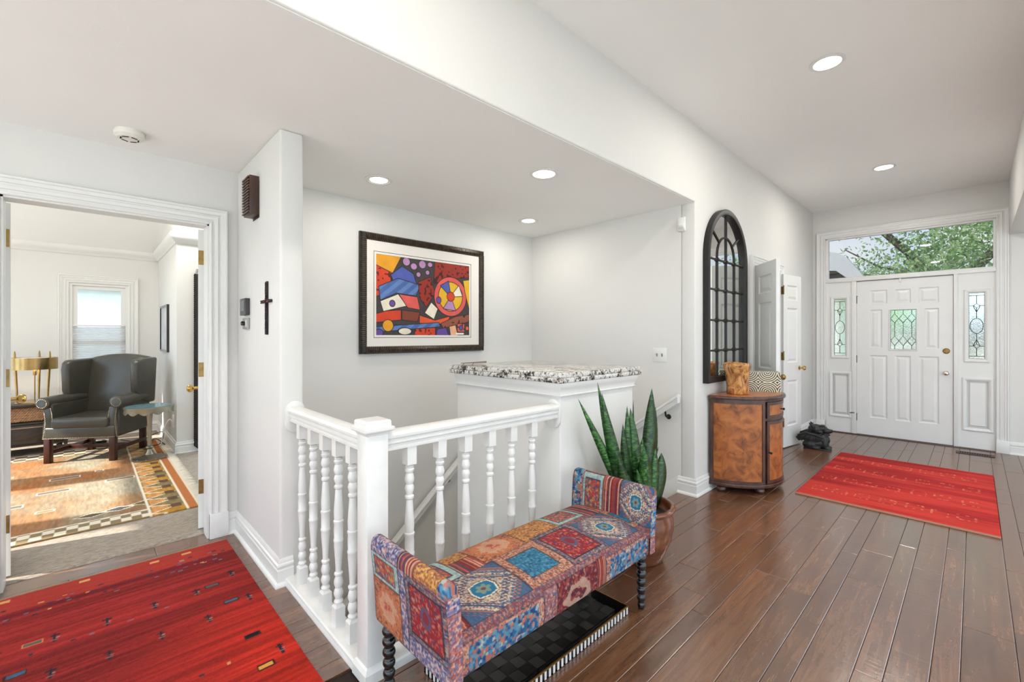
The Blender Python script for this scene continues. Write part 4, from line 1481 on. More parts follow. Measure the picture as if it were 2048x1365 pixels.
def leaf(bx, by, tip, wmax, bend=(0, 0, 0), face=0.0, n=14):
    b0 = Vector((PX_ + bx, PY_ + by, 0.26))
    t = Vector(tip)
    mid = (b0 + t) / 2 + Vector(bend)
    side = Vector((math.cos(face), math.sin(face), 0))
    vs, fs = [], []
    for i in range(n + 1):
        s = i / n
        p = b0 * (1 - s) ** 2 + mid * 2 * s * (1 - s) + t * s * s
        d = (mid - b0) * 2 * (1 - s) + (t - mid) * 2 * s
        d.normalize()
        tw = face + 0.35 * math.sin(s * 2.4 + bx * 9)
        side = Vector((math.cos(tw), math.sin(tw), 0))
        side = (side - d * side.dot(d)).normalized()
        nrm = d.cross(side)
        w_ = wmax * (0.62 + 0.38 * math.sin(min(1, s / 0.55) * math.pi / 2)) * (1 - max(0, (s - 0.5) / 0.5) ** 1.8) + 0.001
        th_ = 0.004 * (1 - s) + 0.001
        vs += [p - side * w_ / 2, p + nrm * (-w_ * 0.16 - th_), p + side * w_ / 2, p + nrm * (-w_ * 0.16 + th_)]
    for i in range(n):
        for j in range(4):
            fs.append((i * 4 + j, i * 4 + (j + 1) % 4, (i + 1) * 4 + (j + 1) % 4, (i + 1) * 4 + j))
    fs.append((3, 2, 1, 0))
    return MB().add(vs, fs).build('leaf', M_SNAKE, pl, smooth='all')


A0 = TH - math.pi / 2     # image-right direction
LEAVES = [
    (-0.05, 0.02, (1.885, 1.46, 0.985), 0.050, (0.05, 0.0, -0.06), 0.2), (-0.07, 0.03, (2.06, 1.46, 1.058), 0.050, (-0.03, 0, 0.0), -0.5), (-0.08, 0.0, (2.045, 1.42, 1.005), 0.060, (-0.06, 0, 0.0), -0.7),
    (-0.06, -0.04, (2.11, 1.36, 0.66), 0.060, (-0.05, 0, 0.0), -0.6), (-0.04, 0.06, (2.14, 1.44, 0.62), 0.045, (-0.03, 0, 0), -0.3), (0.00, 0.04, (2.30, 1.42, 0.905), 0.055, (-0.03, 0, 0), -0.6),
    (0.01, 0.0, (2.335, 1.42, 0.890), 0.070, (0, 0, 0), -0.9), (-0.02, 0.03, (2.255, 1.42, 0.805), 0.060, (-0.04, 0, 0), -0.5), (0.03, 0.07, (2.42, 1.45, 0.925), 0.030, (0, 0.0, 0), 0.6),
    (0.02, -0.04, (2.30, 1.31, 0.690), 0.075, (-0.01, 0, 0), -0.8), (0.05, 0.0, (2.590, 1.42, 0.985), 0.085, (0.02, 0, 0), -0.75), (0.07, 0.02, (2.655, 1.43, 0.860), 0.075, (0.02, 0, -0.03), -0.7),
    (0.07, -0.03, (2.60, 1.36, 0.585), 0.085, (0.07, 0, 0), -0.6), (0.05, -0.05, (2.47, 1.33, 0.640), 0.060, (0, 0, 0), -0.85), (0.08, -0.02, (2.50, 1.33, 0.44), 0.07, (0.03, 0, 0), -0.8),
    (-0.01, -0.05, (2.26, 1.33, 0.56), 0.055, (-0.02, 0, 0), -0.4), (0.03, 0.03, (2.44, 1.40, 0.70), 0.06, (0.0, 0, 0), -1.1), (0.08, 0.04, (2.68, 1.42, 0.60), 0.028, (-0.04, 0, 0), -0.7), (0.0, 0.0, (2.36, 1.36, 0.62), 0.06, (0, 0, 0), -0.7),
    (-0.03, -0.02, (2.21, 1.36, 0.54), 0.035, (-0.02, 0, 0), -0.5)]
for i_, a in enumerate(LEAVES):
    bx_, by_, tip_, w0, bend_, f_ = a
    leaf(bx_, by_, tip_, w0 * 1.25, bend_, A0 + 0.35 * (f_ + 0.7))


# ================================================================== PAINTED TEXTILES (woven colour carried by the mesh)
def srgb2lin(c):
    c = np.clip(c, 0, 255) / 255.0
    return np.where(c <= 0.04045, c / 12.92, ((c + 0.055) / 1.055) ** 2.4)


def hsh(x, y, s):
    return np.modf(np.abs(np.sin(x * 127.1 + y * 311.7 + s * 74.7) * 43758.5453))[0]


def vn(x, y, s=0.0):
    xi, yi = np.floor(x), np.floor(y)
    fx, fy = x - xi, y - yi
    fx = fx * fx * (3 - 2 * fx)
    fy = fy * fy * (3 - 2 * fy)
    return (hsh(xi, yi, s) * (1 - fx) + hsh(xi + 1, yi, s) * fx) * (1 - fy) + (hsh(xi, yi + 1, s) * (1 - fx) + hsh(xi + 1, yi + 1, s) * fx) * fy


def fbm(x, y, s=0.0, o=4):
    t, a, n_ = 0, 1.0, 0
    for k in range(o):
        t = t + a * vn(x * 2 ** k, y * 2 ** k, s + k)
        n_ += a
        a *= 0.55
    return t / n_


def C3(c, shape):
    return np.broadcast_to(np.array(c, float), shape + (3,)).copy()


def put(img, mask, col):
    m_ = np.clip(mask, 0, 1)[..., None]
    return img * (1 - m_) + np.array(col, float) * m_


def set_cols(me, rgb):
    """rgb: (n, 3) in sRGB 0..255"""
    at = me.color_attributes.new('Col', 'FLOAT_COLOR', 'POINT')
    lin = srgb2lin(rgb)
    arr = np.ones((len(me.vertices), 4), dtype=np.float32)
    arr[:, :3] = lin
    at.data.foreach_set('color', arr.ravel())


def grid_mesh(name, V, m, parent, rgb, smooth=True, wrap=False):
    """V: (a, b, 3) array of local vertex positions"""
    a, b_, _ = V.shape
    idx = np.arange(a * b_).reshape(a, b_)
    f_ = np.stack([idx[:-1, :-1], idx[1:, :-1], idx[1:, 1:], idx[:-1, 1:]], -1).reshape(-1, 4)
    me = bpy.data.meshes.new(name)
    me.vertices.add(a * b_)
    me.vertices.foreach_set('co', V.reshape(-1).astype(np.float32))
    nf = len(f_)
    me.loops.add(nf * 4)
    me.loops.foreach_set('vertex_index', f_.reshape(-1).astype(np.int32))
    me.polygons.add(nf)
    me.polygons.foreach_set('loop_start', np.arange(0, nf * 4, 4, dtype=np.int32))
    me.update(calc_edges=True)
    me.validate()
    set_cols(me, rgb.reshape(-1, 3))
    me.materials.append(m)
    if smooth:
        me.shade_smooth()
    o = bpy.data.objects.new(name, me)
    COL.objects.link(o)
    if parent is not None:
        o.parent = parent
        ORG[o.name] = ORG[parent.name].copy()
    return o


# ---- bench fabric: patches of printed carpet
def st_speck(x, y, base, cols, f=160.0, s=1.0, th=0.62):
    img = C3(base, x.shape)
    img *= (0.86 + 0.28 * fbm(x * 60, y * 60, s))[..., None]
    for k, c in enumerate(cols):
        nn_ = vn(x * f * (1 + 0.13 * k), y * f * (1 + 0.13 * k), s + 3 * k + 1)
        img = put(img, np.clip((nn_ - th) * 9, 0, 1) * 0.85, c)
    return img


def P_diamond(x, y, a, b_, s):
    img = st_speck(x, y, (206, 184, 158), [(70, 78, 110), (176, 100, 76), (60, 96, 130)], 190, s, 0.66)
    d = np.abs(a) + np.abs(b_)
    zig = d + 0.07 * np.sign(np.sin(np.arctan2(b_, a) * 1.0) * 0 + np.sin((a - b_) * 34))
    img = put(img, ((zig > 0.80) & (zig < 0.95)) * 0.8, (58, 66, 100))
    img = put(img, (zig > 1.18) * 0.85, (52, 84, 122))
    img = put(img, ((zig > 1.30) & (zig < 1.42)) * 0.8, (186, 108, 82))
    m1 = np.maximum(np.abs(a), np.abs(b_)) + 0.25 * np.minimum(np.abs(a), np.abs(b_))
    img = put(img, ((m1 < 0.42) & (m1 > 0.0)) * 1.0, (70, 44, 40))
    img = put(img, (m1 < 0.395) * 1.0, (226, 214, 190))
    img = put(img, (m1 < 0.345) * 1.0, (34, 112, 150))
    ang = np.arctan2(b_, a)
    star = np.hypot(a, b_) < 0.24 * (0.55 + 0.45 * np.abs(np.cos(3 * ang)))
    img = put(img, star * 0.7, (160, 160, 130))
    img = put(img, np.hypot(a, b_) < 0.07, (120, 70, 60))
    return img


def P_red(x, y, a, b_, s):
    img = st_speck(x, y, (96, 104, 124), [(196, 158, 130), (44, 50, 84), (170, 96, 84)], 170, s, 0.6)
    q = np.maximum(np.abs(a), np.abs(b_))
    img = put(img, (q < 0.82) * 1.0, (54, 40, 52))
    fld = st_speck(x, y, (148, 26, 36), [(190, 150, 130), (60, 66, 104), (206, 92, 66)], 120, s + 5, 0.70)
    img = np.where((q < 0.76)[..., None], fld, img)
    ce = np.hypot(a / 0.26, b_ / 0.34)
    img = put(img, (ce < 1) * 0.9, (92, 84, 112))
    img = put(img, (ce < 0.6) * 0.9, (140, 30, 44))
    return img


def P_teal(x, y, a, b_, s):
    img = st_speck(x, y, (190, 132, 104), [(88, 78, 96), (214, 176, 140), (140, 66, 58)], 180, s, 0.6)
    q = np.maximum(np.abs(a), np.abs(b_))
    img = put(img, ((q < 0.66) & (q > 0.62)) * 0.9, (70, 60, 66))
    fld = st_speck(x, y, (44, 112, 146), [(30, 76, 112), (92, 150, 170)], 130, s + 4, 0.6)
    return np.where((q < 0.62)[..., None], fld, img)


def P_rosette(x, y, a, b_, s):
    img = st_speck(x, y, (172, 96, 66), [(96, 60, 60), (206, 140, 96)], 150, s, 0.6)
    r = np.hypot(a, b_) + 0.30 * (vn(x * 70, y * 70, s) - 0.5) + 0.25 * (vn(x * 190, y * 190, s + 2) - 0.5)
    img = put(img, (r < 0.82) * 0.9, (196, 116, 76))
    img = put(img, (r < 0.60) * 0.75, (208, 168, 142))
    img = put(img, ((r < 0.36)) * 0.6, (200, 132, 98))
    img = put(img, (r < 0.17) * 0.8, (176, 66, 52))
    return img


def P_stripes(x, y, a, b_, s):
    k = np.floor((a + 1) * 9 + 0.25 * vn(x * 40, y * 40, s))
    h_ = hsh(k, k * 0 + 3, s)
    pal = np.array([(132, 40, 40), (166, 64, 52), (110, 34, 44), (200, 160, 132), (178, 92, 72), (92, 60, 80)], float)
    img = pal[(h_ * 5.99).astype(int)]
    return img * (0.85 + 0.3 * fbm(x * 90, y * 90, s))[..., None]


def P_mint(x, y, a, b_, s):
    img = st_speck(x, y, (156, 182, 178), [(120, 150, 152), (186, 200, 190)], 120, s, 0.62)
    q = np.maximum(np.abs(a), np.abs(b_))
    img = put(img, ((q < 0.74)) * 1.0, (66, 66, 84))
    fld = st_speck(x, y, (120, 100, 104), [(202, 96, 56), (60, 74, 116), (206, 150, 84), (180, 60, 56)], 95, s + 3, 0.56)
    img = np.where((q < 0.68)[..., None], fld, img)
    return put(img, (q > 0.95) * 0.8, (110, 62, 56))


def P_gold(x, y, a, b_, s):
    return st_speck(x, y, (196, 132, 66), [(150, 88, 54), (222, 170, 100), (120, 76, 70)], 140, s, 0.6)


def P_blue(x, y, a, b_, s):
    img = st_speck(x, y, (186, 118, 102), [(84, 70, 96), (216, 176, 146)], 170, s, 0.58)
    q = np.maximum(np.abs(a), np.abs(b_) * 0.98)
    fld = st_speck(x, y, (40, 98, 146), [(206, 196, 178), (30, 62, 108), (206, 112, 84), (96, 150, 176)], 75, s + 2, 0.58)
    return np.where((q < 0.84)[..., None], fld, img)


def P_dark(x, y, a, b_, s):
    img = st_speck(x, y, (112, 30, 40), [(190, 140, 120), (70, 44, 66), (160, 70, 60)], 110, s, 0.62)
    r = np.hypot(a, b_) + 0.35 * (vn(x * 45, y * 45, s) - 0.5)
    img = put(img, ((r > 0.30) & (r < 0.62)) * 0.85, (198, 164, 142))
    return img


def P_pink(x, y, a, b_, s):
    return st_speck(x, y, (186, 120, 108), [(110, 80, 100), (214, 170, 146), (150, 70, 64), (96, 110, 150)], 140, s, 0.6)


def P_lilac(x, y, a, b_, s):
    return st_speck(x, y, (112, 112, 150), [(190, 130, 120), (64, 70, 116), (206, 186, 180)], 120, s, 0.56)


def patchwork(X, Y, lay):
    img = st_speck(X, Y, (120, 96, 104), [(70, 74, 104), (186, 130, 110), (140, 60, 60)], 180, 2.0, 0.55)
    for k, (x0, x1, y0, y1, fn) in enumerate(lay):
        m_ = (X >= x0) & (X < x1) & (Y >= y0) & (Y < y1)
        if not m_.any():
            continue
        a = (X[m_] - (x0 + x1) / 2) / ((x1 - x0) / 2)
        b_ = (Y[m_] - (y0 + y1) / 2) / ((y1 - y0) / 2)
        img[m_] = fn(X[m_], Y[m_], a, b_, 1.7 * k + 0.5)
        e = np.maximum(np.abs(a), np.abs(b_))
        ed = img[m_]
        ed[e > 0.965] = ed[e > 0.965] * 0.5 + np.array((40, 36, 52)) * 0.5
        img[m_] = ed
    return img


M_BENCH = painted('printed_patchwork_velvet', 0.85, 0.35, 420.0, 0.25, 0.05)
bn = thing('upholstered_bench', (1.37, 1.29, 0), 'patchwork carpet-print bench with rolled arms and black bobbin legs', 'bench')
BX, BY = 1.37, 1.29
RES = 0.0033


def profile_pts(ctrl, step, rounds=1):
    """polyline with equal steps; returns points and arc length"""
    P = [Vector((p[0], p[1])) for p in ctrl]
    for _ in range(rounds):                    # corner cutting
        Q = [P[0]]
        for i in range(len(P) - 1):
            Q += [P[i] * 0.75 + P[i + 1] * 0.25, P[i] * 0.25 + P[i + 1] * 0.75]
        Q.append(P[-1])
        P = Q
    L = [0.0]
    for i in range(1, len(P)):
        L.append(L[-1] + (P[i] - P[i - 1]).length)
    n_ = max(2, int(L[-1] / step))
    out = []
    j = 0
    for k in range(n_ + 1):
        s_ = L[-1] * k / n_
        while j < len(L) - 2 and L[j + 1] < s_:
            j += 1
        t = (s_ - L[j]) / max(1e-9, L[j + 1] - L[j])
        q = P[j].lerp(P[j + 1], t)
        out.append((q.x, q.y, s_))
    return np.array(out)


# seat: back bottom, back edge, crowned top, front edge, apron
pr = profile_pts([(1.515, 0.30), (1.522, 0.355), (1.520, 0.395), (1.49, 0.408), (1.40, 0.420), (1.30, 0.424), (1.19, 0.420), (1.105, 0.408), (1.078, 0.395), (1.070, 0.360), (1.072, 0.31), (1.076, 0.28)], RES, 2)
xs_ = np.arange(0.812, 1.928, RES)
GXX, GS = np.meshgrid(xs_, pr[:, 2], indexing='ij')
Yp = np.broadcast_to(pr[:, 0], GXX.shape)
Zp = np.broadcast_to(pr[:, 1], GXX.shape)
crown = 0.010 * np.sin(np.clip((GXX - 0.812) / 1.116, 0, 1) * math.pi) * np.clip((Zp - 0.36) / 0.05, 0, 1)
Vv = np.stack([GXX - BX, Yp - BY, Zp + crown], -1)
u_ = GXX - 0.812
S0 = 0.095
lay = [(0.0, 0.20, S0, 0.30, P_mint), (0.20, 0.31, S0, 0.19, P_gold), (0.20, 0.31, 0.19, 0.30, P_stripes), (0.31, 0.55, S0, 0.30, P_rosette), (0.55, 0.78, S0, 0.30, P_gold), (0.78, 0.98, S0, 0.27, P_mint), (0.98, 1.13, S0, 0.30, P_stripes),
       (0.0, 0.06, 0.30, 0.52, P_stripes), (0.06, 0.34, 0.30, 0.525, P_diamond), (0.34, 0.58, 0.29, 0.525, P_teal), (0.58, 0.82, 0.27, 0.525, P_red), (0.82, 1.06, 0.30, 0.525, P_diamond), (1.06, 1.13, 0.30, 0.50, P_teal),
       (0.0, 0.38, 0.555, 0.70, P_blue), (0.38, 0.45, 0.54, 0.70, P_pink), (0.45, 0.70, 0.545, 0.70, P_dark), (0.70, 0.76, 0.54, 0.70, P_stripes), (0.76, 1.13, 0.555, 0.70, P_blue)]
print('seat profile length', pr[-1, 2])
grid_mesh('seat', Vv, M_BENCH, bn, patchwork(u_, GS, lay) * 0.92)
MB().box(0.80, 1.94, 1.085, 1.51, 0.278, 0.36).build('seat_base', simple('bench_underside_cloth', S(60, 40, 40), 0.9), bn)


def arm(sgn, xo, lay):
    """xo: outer x at the bottom; sgn: -1 left, 1 right; profile from outer bottom over the top to inner bottom"""
    pts = [(xo, 0.278), (xo + sgn * 0.004, 0.36), (xo + sgn * 0.014, 0.47), (xo + sgn * 0.024, 0.545), (xo + sgn * 0.022, 0.580), (xo + sgn * 0.002, 0.594), (xo - sgn * 0.022, 0.586), (xo - sgn * 0.034, 0.560), (xo - sgn * 0.040, 0.50), (xo - sgn * 0.046, 0.42), (xo - sgn * 0.050, 0.36)]
    p = profile_pts(pts, RES, 2)
    yf, yb = 1.060, 1.530
    rr = 0.012
    ys = np.concatenate([[yf + rr, yf + rr], np.arange(yf + rr, yb - rr, RES), [yb - rr, yb - rr]])
    YY, SS = np.meshgrid(ys, p[:, 2], indexing='ij')
    XX = np.broadcast_to(p[:, 0], YY.shape).copy()
    ZZ = np.broadcast_to(p[:, 1], YY.shape).copy()
    YY = YY.copy()
    cxm = xo - sgn * 0.014
    # rounded, closed ends
    for row, k, yv in ((0, 0.0, yf), (1, 0.80, yf), (-1, 0.0, yb), (-2, 0.80, yb)):
        XX[row] = cxm + (XX[row] - cxm) * k
        ZZ[row] = 0.42 + (ZZ[row] - 0.42) * (0.0 if k == 0 else 0.965)
        YY[row] = yv
    V_ = np.stack([XX - BX, YY - BY, ZZ], -1)
    # finer ends so the printed cloth carries on over the front
    col = patchwork(1.53 - YY, SS, lay) * 0.92
    o = grid_mesh('arm', V_, M_BENCH, bn, col)
    cap_ = st_cap(p, cxm)
    for yv in (yf - 0.0005, yb + 0.0005):
        n1_, n2_ = 26, 90
        tt = np.linspace(0, 1, n1_)
        half = len(p) // 2
        outer = p[:half]
        idx = np.linspace(0, half - 1, n2_).astype(int)
        zz_ = p[idx, 1]
        xo_ = p[idx, 0]
        inner = np.interp(zz_, p[half:, 1][::-1], p[half:, 0][::-1])
        Xg = xo_[None, :] * (1 - tt[:, None]) + inner[None, :] * tt[:, None]
        Xg = cxm + (Xg - cxm) * 0.86
        Zg = np.broadcast_to(zz_, Xg.shape)
        Zg = 0.43 + (Zg - 0.43) * 0.955
        Vc = np.stack([Xg - BX, np.full_like(Xg, yv - BY), Zg], -1)
        if (yv < 1.2) == (sgn < 0):
            pass
        cimg = patchwork((Xg - Xg.min()) + 0.5, Zg, [(0.0, 2, 0.27, 0.36, P_pink), (0, 2, 0.36, 0.50, P_blue if sgn > 0 else P_pink), (0, 2, 0.50, 0.545, P_lilac), (0, 2, 0.545, 0.62, P_blue)])
        grid_mesh('arm_end', Vc, M_BENCH, bn, cimg)
    return o


def st_cap(p, c):
    return None


# coordinates on the arms: a = distance from the back end (0 .. 0.47), s = 0 outer bottom .. 0.32 top .. 0.55 inner bottom
layL = [(0.0, 0.20, 0.0, 0.17, P_rosette), (0.20, 0.24, 0.0, 0.30, P_lilac), (0.24, 0.47, 0.06, 0.27, P_red), (0.24, 0.47, 0.0, 0.06, P_lilac), (0.0, 0.20, 0.17, 0.27, P_mint), (0.0, 0.20, 0.27, 0.34, P_lilac), (0.20, 0.30, 0.27, 0.36, P_stripes), (0.30, 0.43, 0.28, 0.36, P_gold), (0.43, 0.48, 0.27, 0.36, P_blue), (0.0, 0.47, 0.34, 0.60, P_stripes)]
layR = [(0.0, 0.07, 0.25, 0.60, P_blue), (0.07, 0.20, 0.335, 0.60, P_mint), (0.07, 0.20, 0.25, 0.335, P_pink), (0.20, 0.30, 0.25, 0.60, P_stripes), (0.30, 0.48, 0.325, 0.53, P_diamond), (0.30, 0.48, 0.25, 0.325, P_pink), (0.0, 0.47, 0.0, 0.25, P_lilac)]
# stripes run down the arm
arm(-1, 0.768, layL)
arm(1, 1.962, layR)
LEGP = [(0.014, 0.280), (0.016, 0.262)]
leg_pr = [(0.010, 0.0), (0.014, 0.002), (0.019, 0.016), (0.017, 0.028), (0.012, 0.034)]
z = 0.034
for k in range(6):
    r = 0.0215 + 0.0008 * k
    h = 0.0385
    for q in (0.12, 0.3, 0.5, 0.7, 0.88):
        leg_pr.append((0.013 + (r - 0.013) * math.sin(q * math.pi) ** 0.7, z + h * q))
    z += h
    leg_pr.append((0.0125, z))
leg_pr.append((0.018, 0.283))
lg = MB().lathe(leg_pr, (0, 0, 0), 18).build('leg', M_BLACK, bn, local=True, smooth='all')
for i, (x, y) in enumerate(((0.795, 1.478), (0.795, 1.118), (1.938, 1.118), (1.938, 1.478))):
    o = lg if i == 0 else lg.copy()
    if i:
        COL.objects.link(o)
        o.parent = bn
    o.location = (x - BX, y - BY, 0)

# ================================================================== BOOT TRAY
tx0, tx1, ty0, ty1 = 0.955, 1.855, 1.138, 1.495
bt = thing('boot_tray', ((tx0 + tx1) / 2, (ty0 + ty1) / 2, 0), 'black embossed boot tray with striped black-and-white rim under the bench', 'tray')
M_TRAYB = simple('black_enamel', S(14, 13, 13), 0.15, var=0.2, coat=0.6)
M_WSTR = simple('white_enamel', S(225, 225, 225), 0.25)
MB().box(tx0, tx1, ty0, ty1, 0.0005, 0.006).build('base', M_TRAYB, bt)
MB().rings(tx0, tx1, ty0, ty1, [(0, 0.0005), (0, 0.036), (0.004, 0.038), (0.008, 0.036), (0.040, 0.008)], mpZ(), cap=False).build('rim', M_TRAYB, bt)
MB().rings(tx0 - 0.001, tx1 + 0.001, ty0 - 0.001, ty1 + 0.001, [(0, 0.034), (0, 0.0385), (0.006, 0.0385), (0.006, 0.037)], mpZ(), cap=False).build('gold_edge', simple('gold_edge', S(176, 130, 66), 0.35, 0.8), bt)
sm = MB().box(-0.0055, 0.0055, -0.0008, 0.0008, 0.002, 0.033).build('white_stripe', M_WSTR, bt, local=True)
used = False


def stripe(x, y, rz):
    global used
    o = sm if not used else sm.copy()
    if used:
        COL.objects.link(o)
        o.parent = bt
    used = True
    o.location = (x - ORG[bt.name].x, y - ORG[bt.name].y, 0)
    o.rotation_euler = (0, 0, rz)


k = int((tx1 - tx0) / 0.025)
for i in range(k):
    stripe(tx0 + 0.0125 + i * 0.025, ty0 - 0.0006, 0)
for i in range(int((ty1 - ty0) / 0.025)):
    stripe(tx0 - 0.0006, ty0 + 0.0125 + i * 0.025, math.pi / 2)
nx_, ny_ = 15, 5
px_, py_ = (tx1 - tx0 - 0.09) / nx_, (ty1 - ty0 - 0.09) / ny_
tl = []
for k in (0, 1):
    a, b_ = (0.010, 0.006) if k else (0.006, 0.010)
    hx, hy = px_ / 2 - 0.0005, py_ / 2 - 0.0005
    t = MB().hexa([(-hx, -hy, 0.0), (hx, -hy, 0.0), (hx, hy, 0.0), (-hx, hy, 0.0), (-hx, -hy, a + 0.004), (hx, -hy, b_ + 0.004), (hx, hy, b_ + 0.004), (-hx, hy, a + 0.004)])
    tl.append(t)
M_TILE = simple('embossed_black_rubber', S(26, 23, 21), 0.28, var=0.2)
prot = [tl[0].build('embossed_square', M_TILE, bt, local=True), tl[1].build('embossed_square', M_TILE, bt, local=True)]
seen = [False, False]
for i in range(nx_):
    for j in range(ny_):
        k = (i + j) % 2
        o = prot[k] if not seen[k] else prot[k].copy()
        if seen[k]:
            COL.objects.link(o)
            o.parent = bt
        seen[k] = True
        o.location = (tx0 + 0.045 + px_ * (i + 0.5) - ORG[bt.name].x, ty0 + 0.045 + py_ * (j + 0.5) - ORG[bt.name].y, 0.005)


# ================================================================== RUGS
def rug(name, x0, x1, y0, y1, zt, res, fn, m, label, cat='rug', z0=0.0, edge=None):
    t = thing(name, ((x0 + x1) / 2, (y0 + y1) / 2, z0), label, cat)
    ox, oy = (x0 + x1) / 2, (y0 + y1) / 2
    xs__ = np.concatenate([[x0], np.arange(x0, x1, res), [x1, x1]])
    ys__ = np.concatenate([[y0], np.arange(y0, y1, res), [y1, y1]])
    X, Y = np.meshgrid(xs__, ys__, indexing='ij')
    Z = zt - 0.0012 + 0.0024 * fbm(X * 55, Y * 55, 3.0, 3)
    Z[0, :] = Z[-1, :] = 0.0008
    Z[:, 0] = Z[:, -1] = 0.0008
    V_ = np.stack([X - ox, Y - oy, Z], -1)
    grid_mesh('pile', V_, m, t, fn(X, Y))
    return t


M_RUG = painted('wool_pile', 0.95, 0.55, 260.0, 0.05, 0.03)


def mark(img, X, Y, x, y, hx, hy, col):
    return put(img, ((np.abs(X - x) < hx) & (np.abs(Y - y) < hy)) * 1.0, col)


def rug_hall(X, Y):
    st_ = fbm(X * 2.0, Y * 70, 1.0, 3)
    ba = fbm(X * 0.9 + 4, Y * 7.0, 5.0, 3)
    t = np.clip((X - 0.05) / 0.5, 0, 1) * np.clip((2.9 - Y) / 0.7, 0, 1)
    img = C3((142, 40, 37), X.shape)
    img = img * (1 - 0.75 * t[..., None]) + np.array((188, 44, 28.0)) * 0.75 * t[..., None]
    img *= (0.50 + 0.48 * st_ + 0.36 * ba + 0.12 * (vn(X * 120, Y * 240, 4) - 0.5))[..., None]
    img = put(img, (Y > 3.135 + 0.008 * vn(X * 30, Y * 0, 2)) * 0.6, (176, 62, 50))
    img = put(img, np.exp(-((Y - 3.10) / 0.025) ** 2) * 0.55, (84, 22, 34))
    img = put(img, np.exp(-((Y - 2.62) / 0.03) ** 2) * 0.35, (96, 26, 30))
    img = put(img, np.exp(-((Y - 2.30) / 0.03) ** 2) * 0.3, (112, 34, 26))
    img = put(img, (Y > 3.322) * 1.0, (150, 120, 100))
    for x, y in [(-0.01, 3.281), (0.28, 3.273), (0.429, 3.273), (-0.296, 3.286), (-0.58, 3.28), (-0.86, 3.28)]:
        img = mark(img, X, Y, x, y, 0.022, 0.013, (206, 150, 92))
    for x, y, c in [(0.471, 2.758, (84, 84, 84)), (0.513, 2.538, (72, 92, 112)), (0.52, 2.181, (26, 26, 32)), (-0.168, 2.763, (96, 88, 80)), (-0.20, 2.552, (64, 88, 112)), (0.512, 1.942, (206, 150, 72))]:
        img = mark(img, X, Y, x, y, 0.031, 0.017, (60, 34, 30) if c[0] != 96 else (196, 120, 70))
        img = mark(img, X, Y, x, y, 0.026, 0.012, c)
    for x, y in [(0.066, 2.739), (-0.101, 2.751), (0.236, 2.749), (0.233, 2.452), (0.065, 2.446), (0.405, 2.445), (0.402, 2.739), (0.572, 2.827), (0.585, 2.515), (0.585, 2.005), (-0.102, 2.47)] + [(-0.27 - 0.168 * q_, yy_) for q_ in range(5) for yy_ in (2.75, 2.46, 2.02, 1.66)] + [(-0.10 + 0.168 * q_, 1.66) for q_ in range(4)]:
        c = (44, 40, 48)
        img = mark(img, X, Y, x, y, 0.005, 0.036, c)
        img = mark(img, X, Y, x, y + 0.022, 0.015, 0.005, c)
        img = mark(img, X, Y, x, y - 0.016, 0.013, 0.004, (120, 84, 88))
        img = mark(img, X, Y, x + 0.008, y, 0.006, 0.004, (150, 120, 110))
    dots = [(-0.045, 2.677), (0.017, 2.677), (0.319, 2.055), (0.408, 2.057), (-0.167, 2.675), (0.144, 2.68), (0.276, 2.685)]
    rnd = random.Random(4)
    for i in range(96):
        dots.append((rnd.uniform(-1.1, 0.6), rnd.choice([3.19, 3.17, 3.07, 3.05, 3.09, 3.13]) + rnd.uniform(-0.012, 0.012)))
    for x, y in dots:
        img = mark(img, X, Y, x, y, rnd.uniform(0.006, 0.012), rnd.uniform(0.004, 0.008), rnd.choice([(50, 44, 52), (120, 96, 110), (196, 130, 84), (86, 92, 100), (60, 50, 64)]))
    return img


rug('gabbeh_rug', -1.15, 0.645, 1.35, 3.335, 0.014, 0.0042, rug_hall, M_RUG, 'large red wool rug with tiny animal motifs in front of the office doorway')


def rug_entry(X, Y):
    st_ = fbm(X * 60, Y * 3.0, 2.0, 3)
    ba = fbm(X * 6, Y * 1.0 + 4, 6.0, 3)
    img = C3((172, 42, 40), X.shape) * (0.58 + 0.46 * st_ + 0.36 * ba)[..., None]
    img = put(img, np.clip((ba - 0.52) * 6, 0, 1) * 0.5, (214, 74, 58))
    rnd = random.Random(9)
    for i in range(4):
        for j in range(7):
            x = 4.55 + i * 0.42 + rnd.uniform(-0.02, 0.02)
            y = 0.93 - j * 0.15 + rnd.uniform(-0.01, 0.01)
            for k in range(14):
                dx, dy = rnd.choice([(-0.055, rnd.uniform(-0.045, 0.045)), (0.055, rnd.uniform(-0.045, 0.045)), (rnd.uniform(-0.055, 0.055), -0.045), (rnd.uniform(-0.055, 0.055), 0.045)])
                img = put(img, ((np.abs(X - x - dx) < 0.010) & (np.abs(Y - y - dy) < 0.006)) * 0.45, (232, 150, 110))
    img = put(img, (X < 4.292) * 1.0, (168, 128, 108))
    img = put(img, (X > 6.115) * 0.6, (214, 130, 100))
    return img


rug('entry_rug', 4.28, 6.125, -0.118, 1.042, 0.012, 0.0065, rug_entry, M_RUG, 'red streaked wool rug on the hallway floor before the front door')

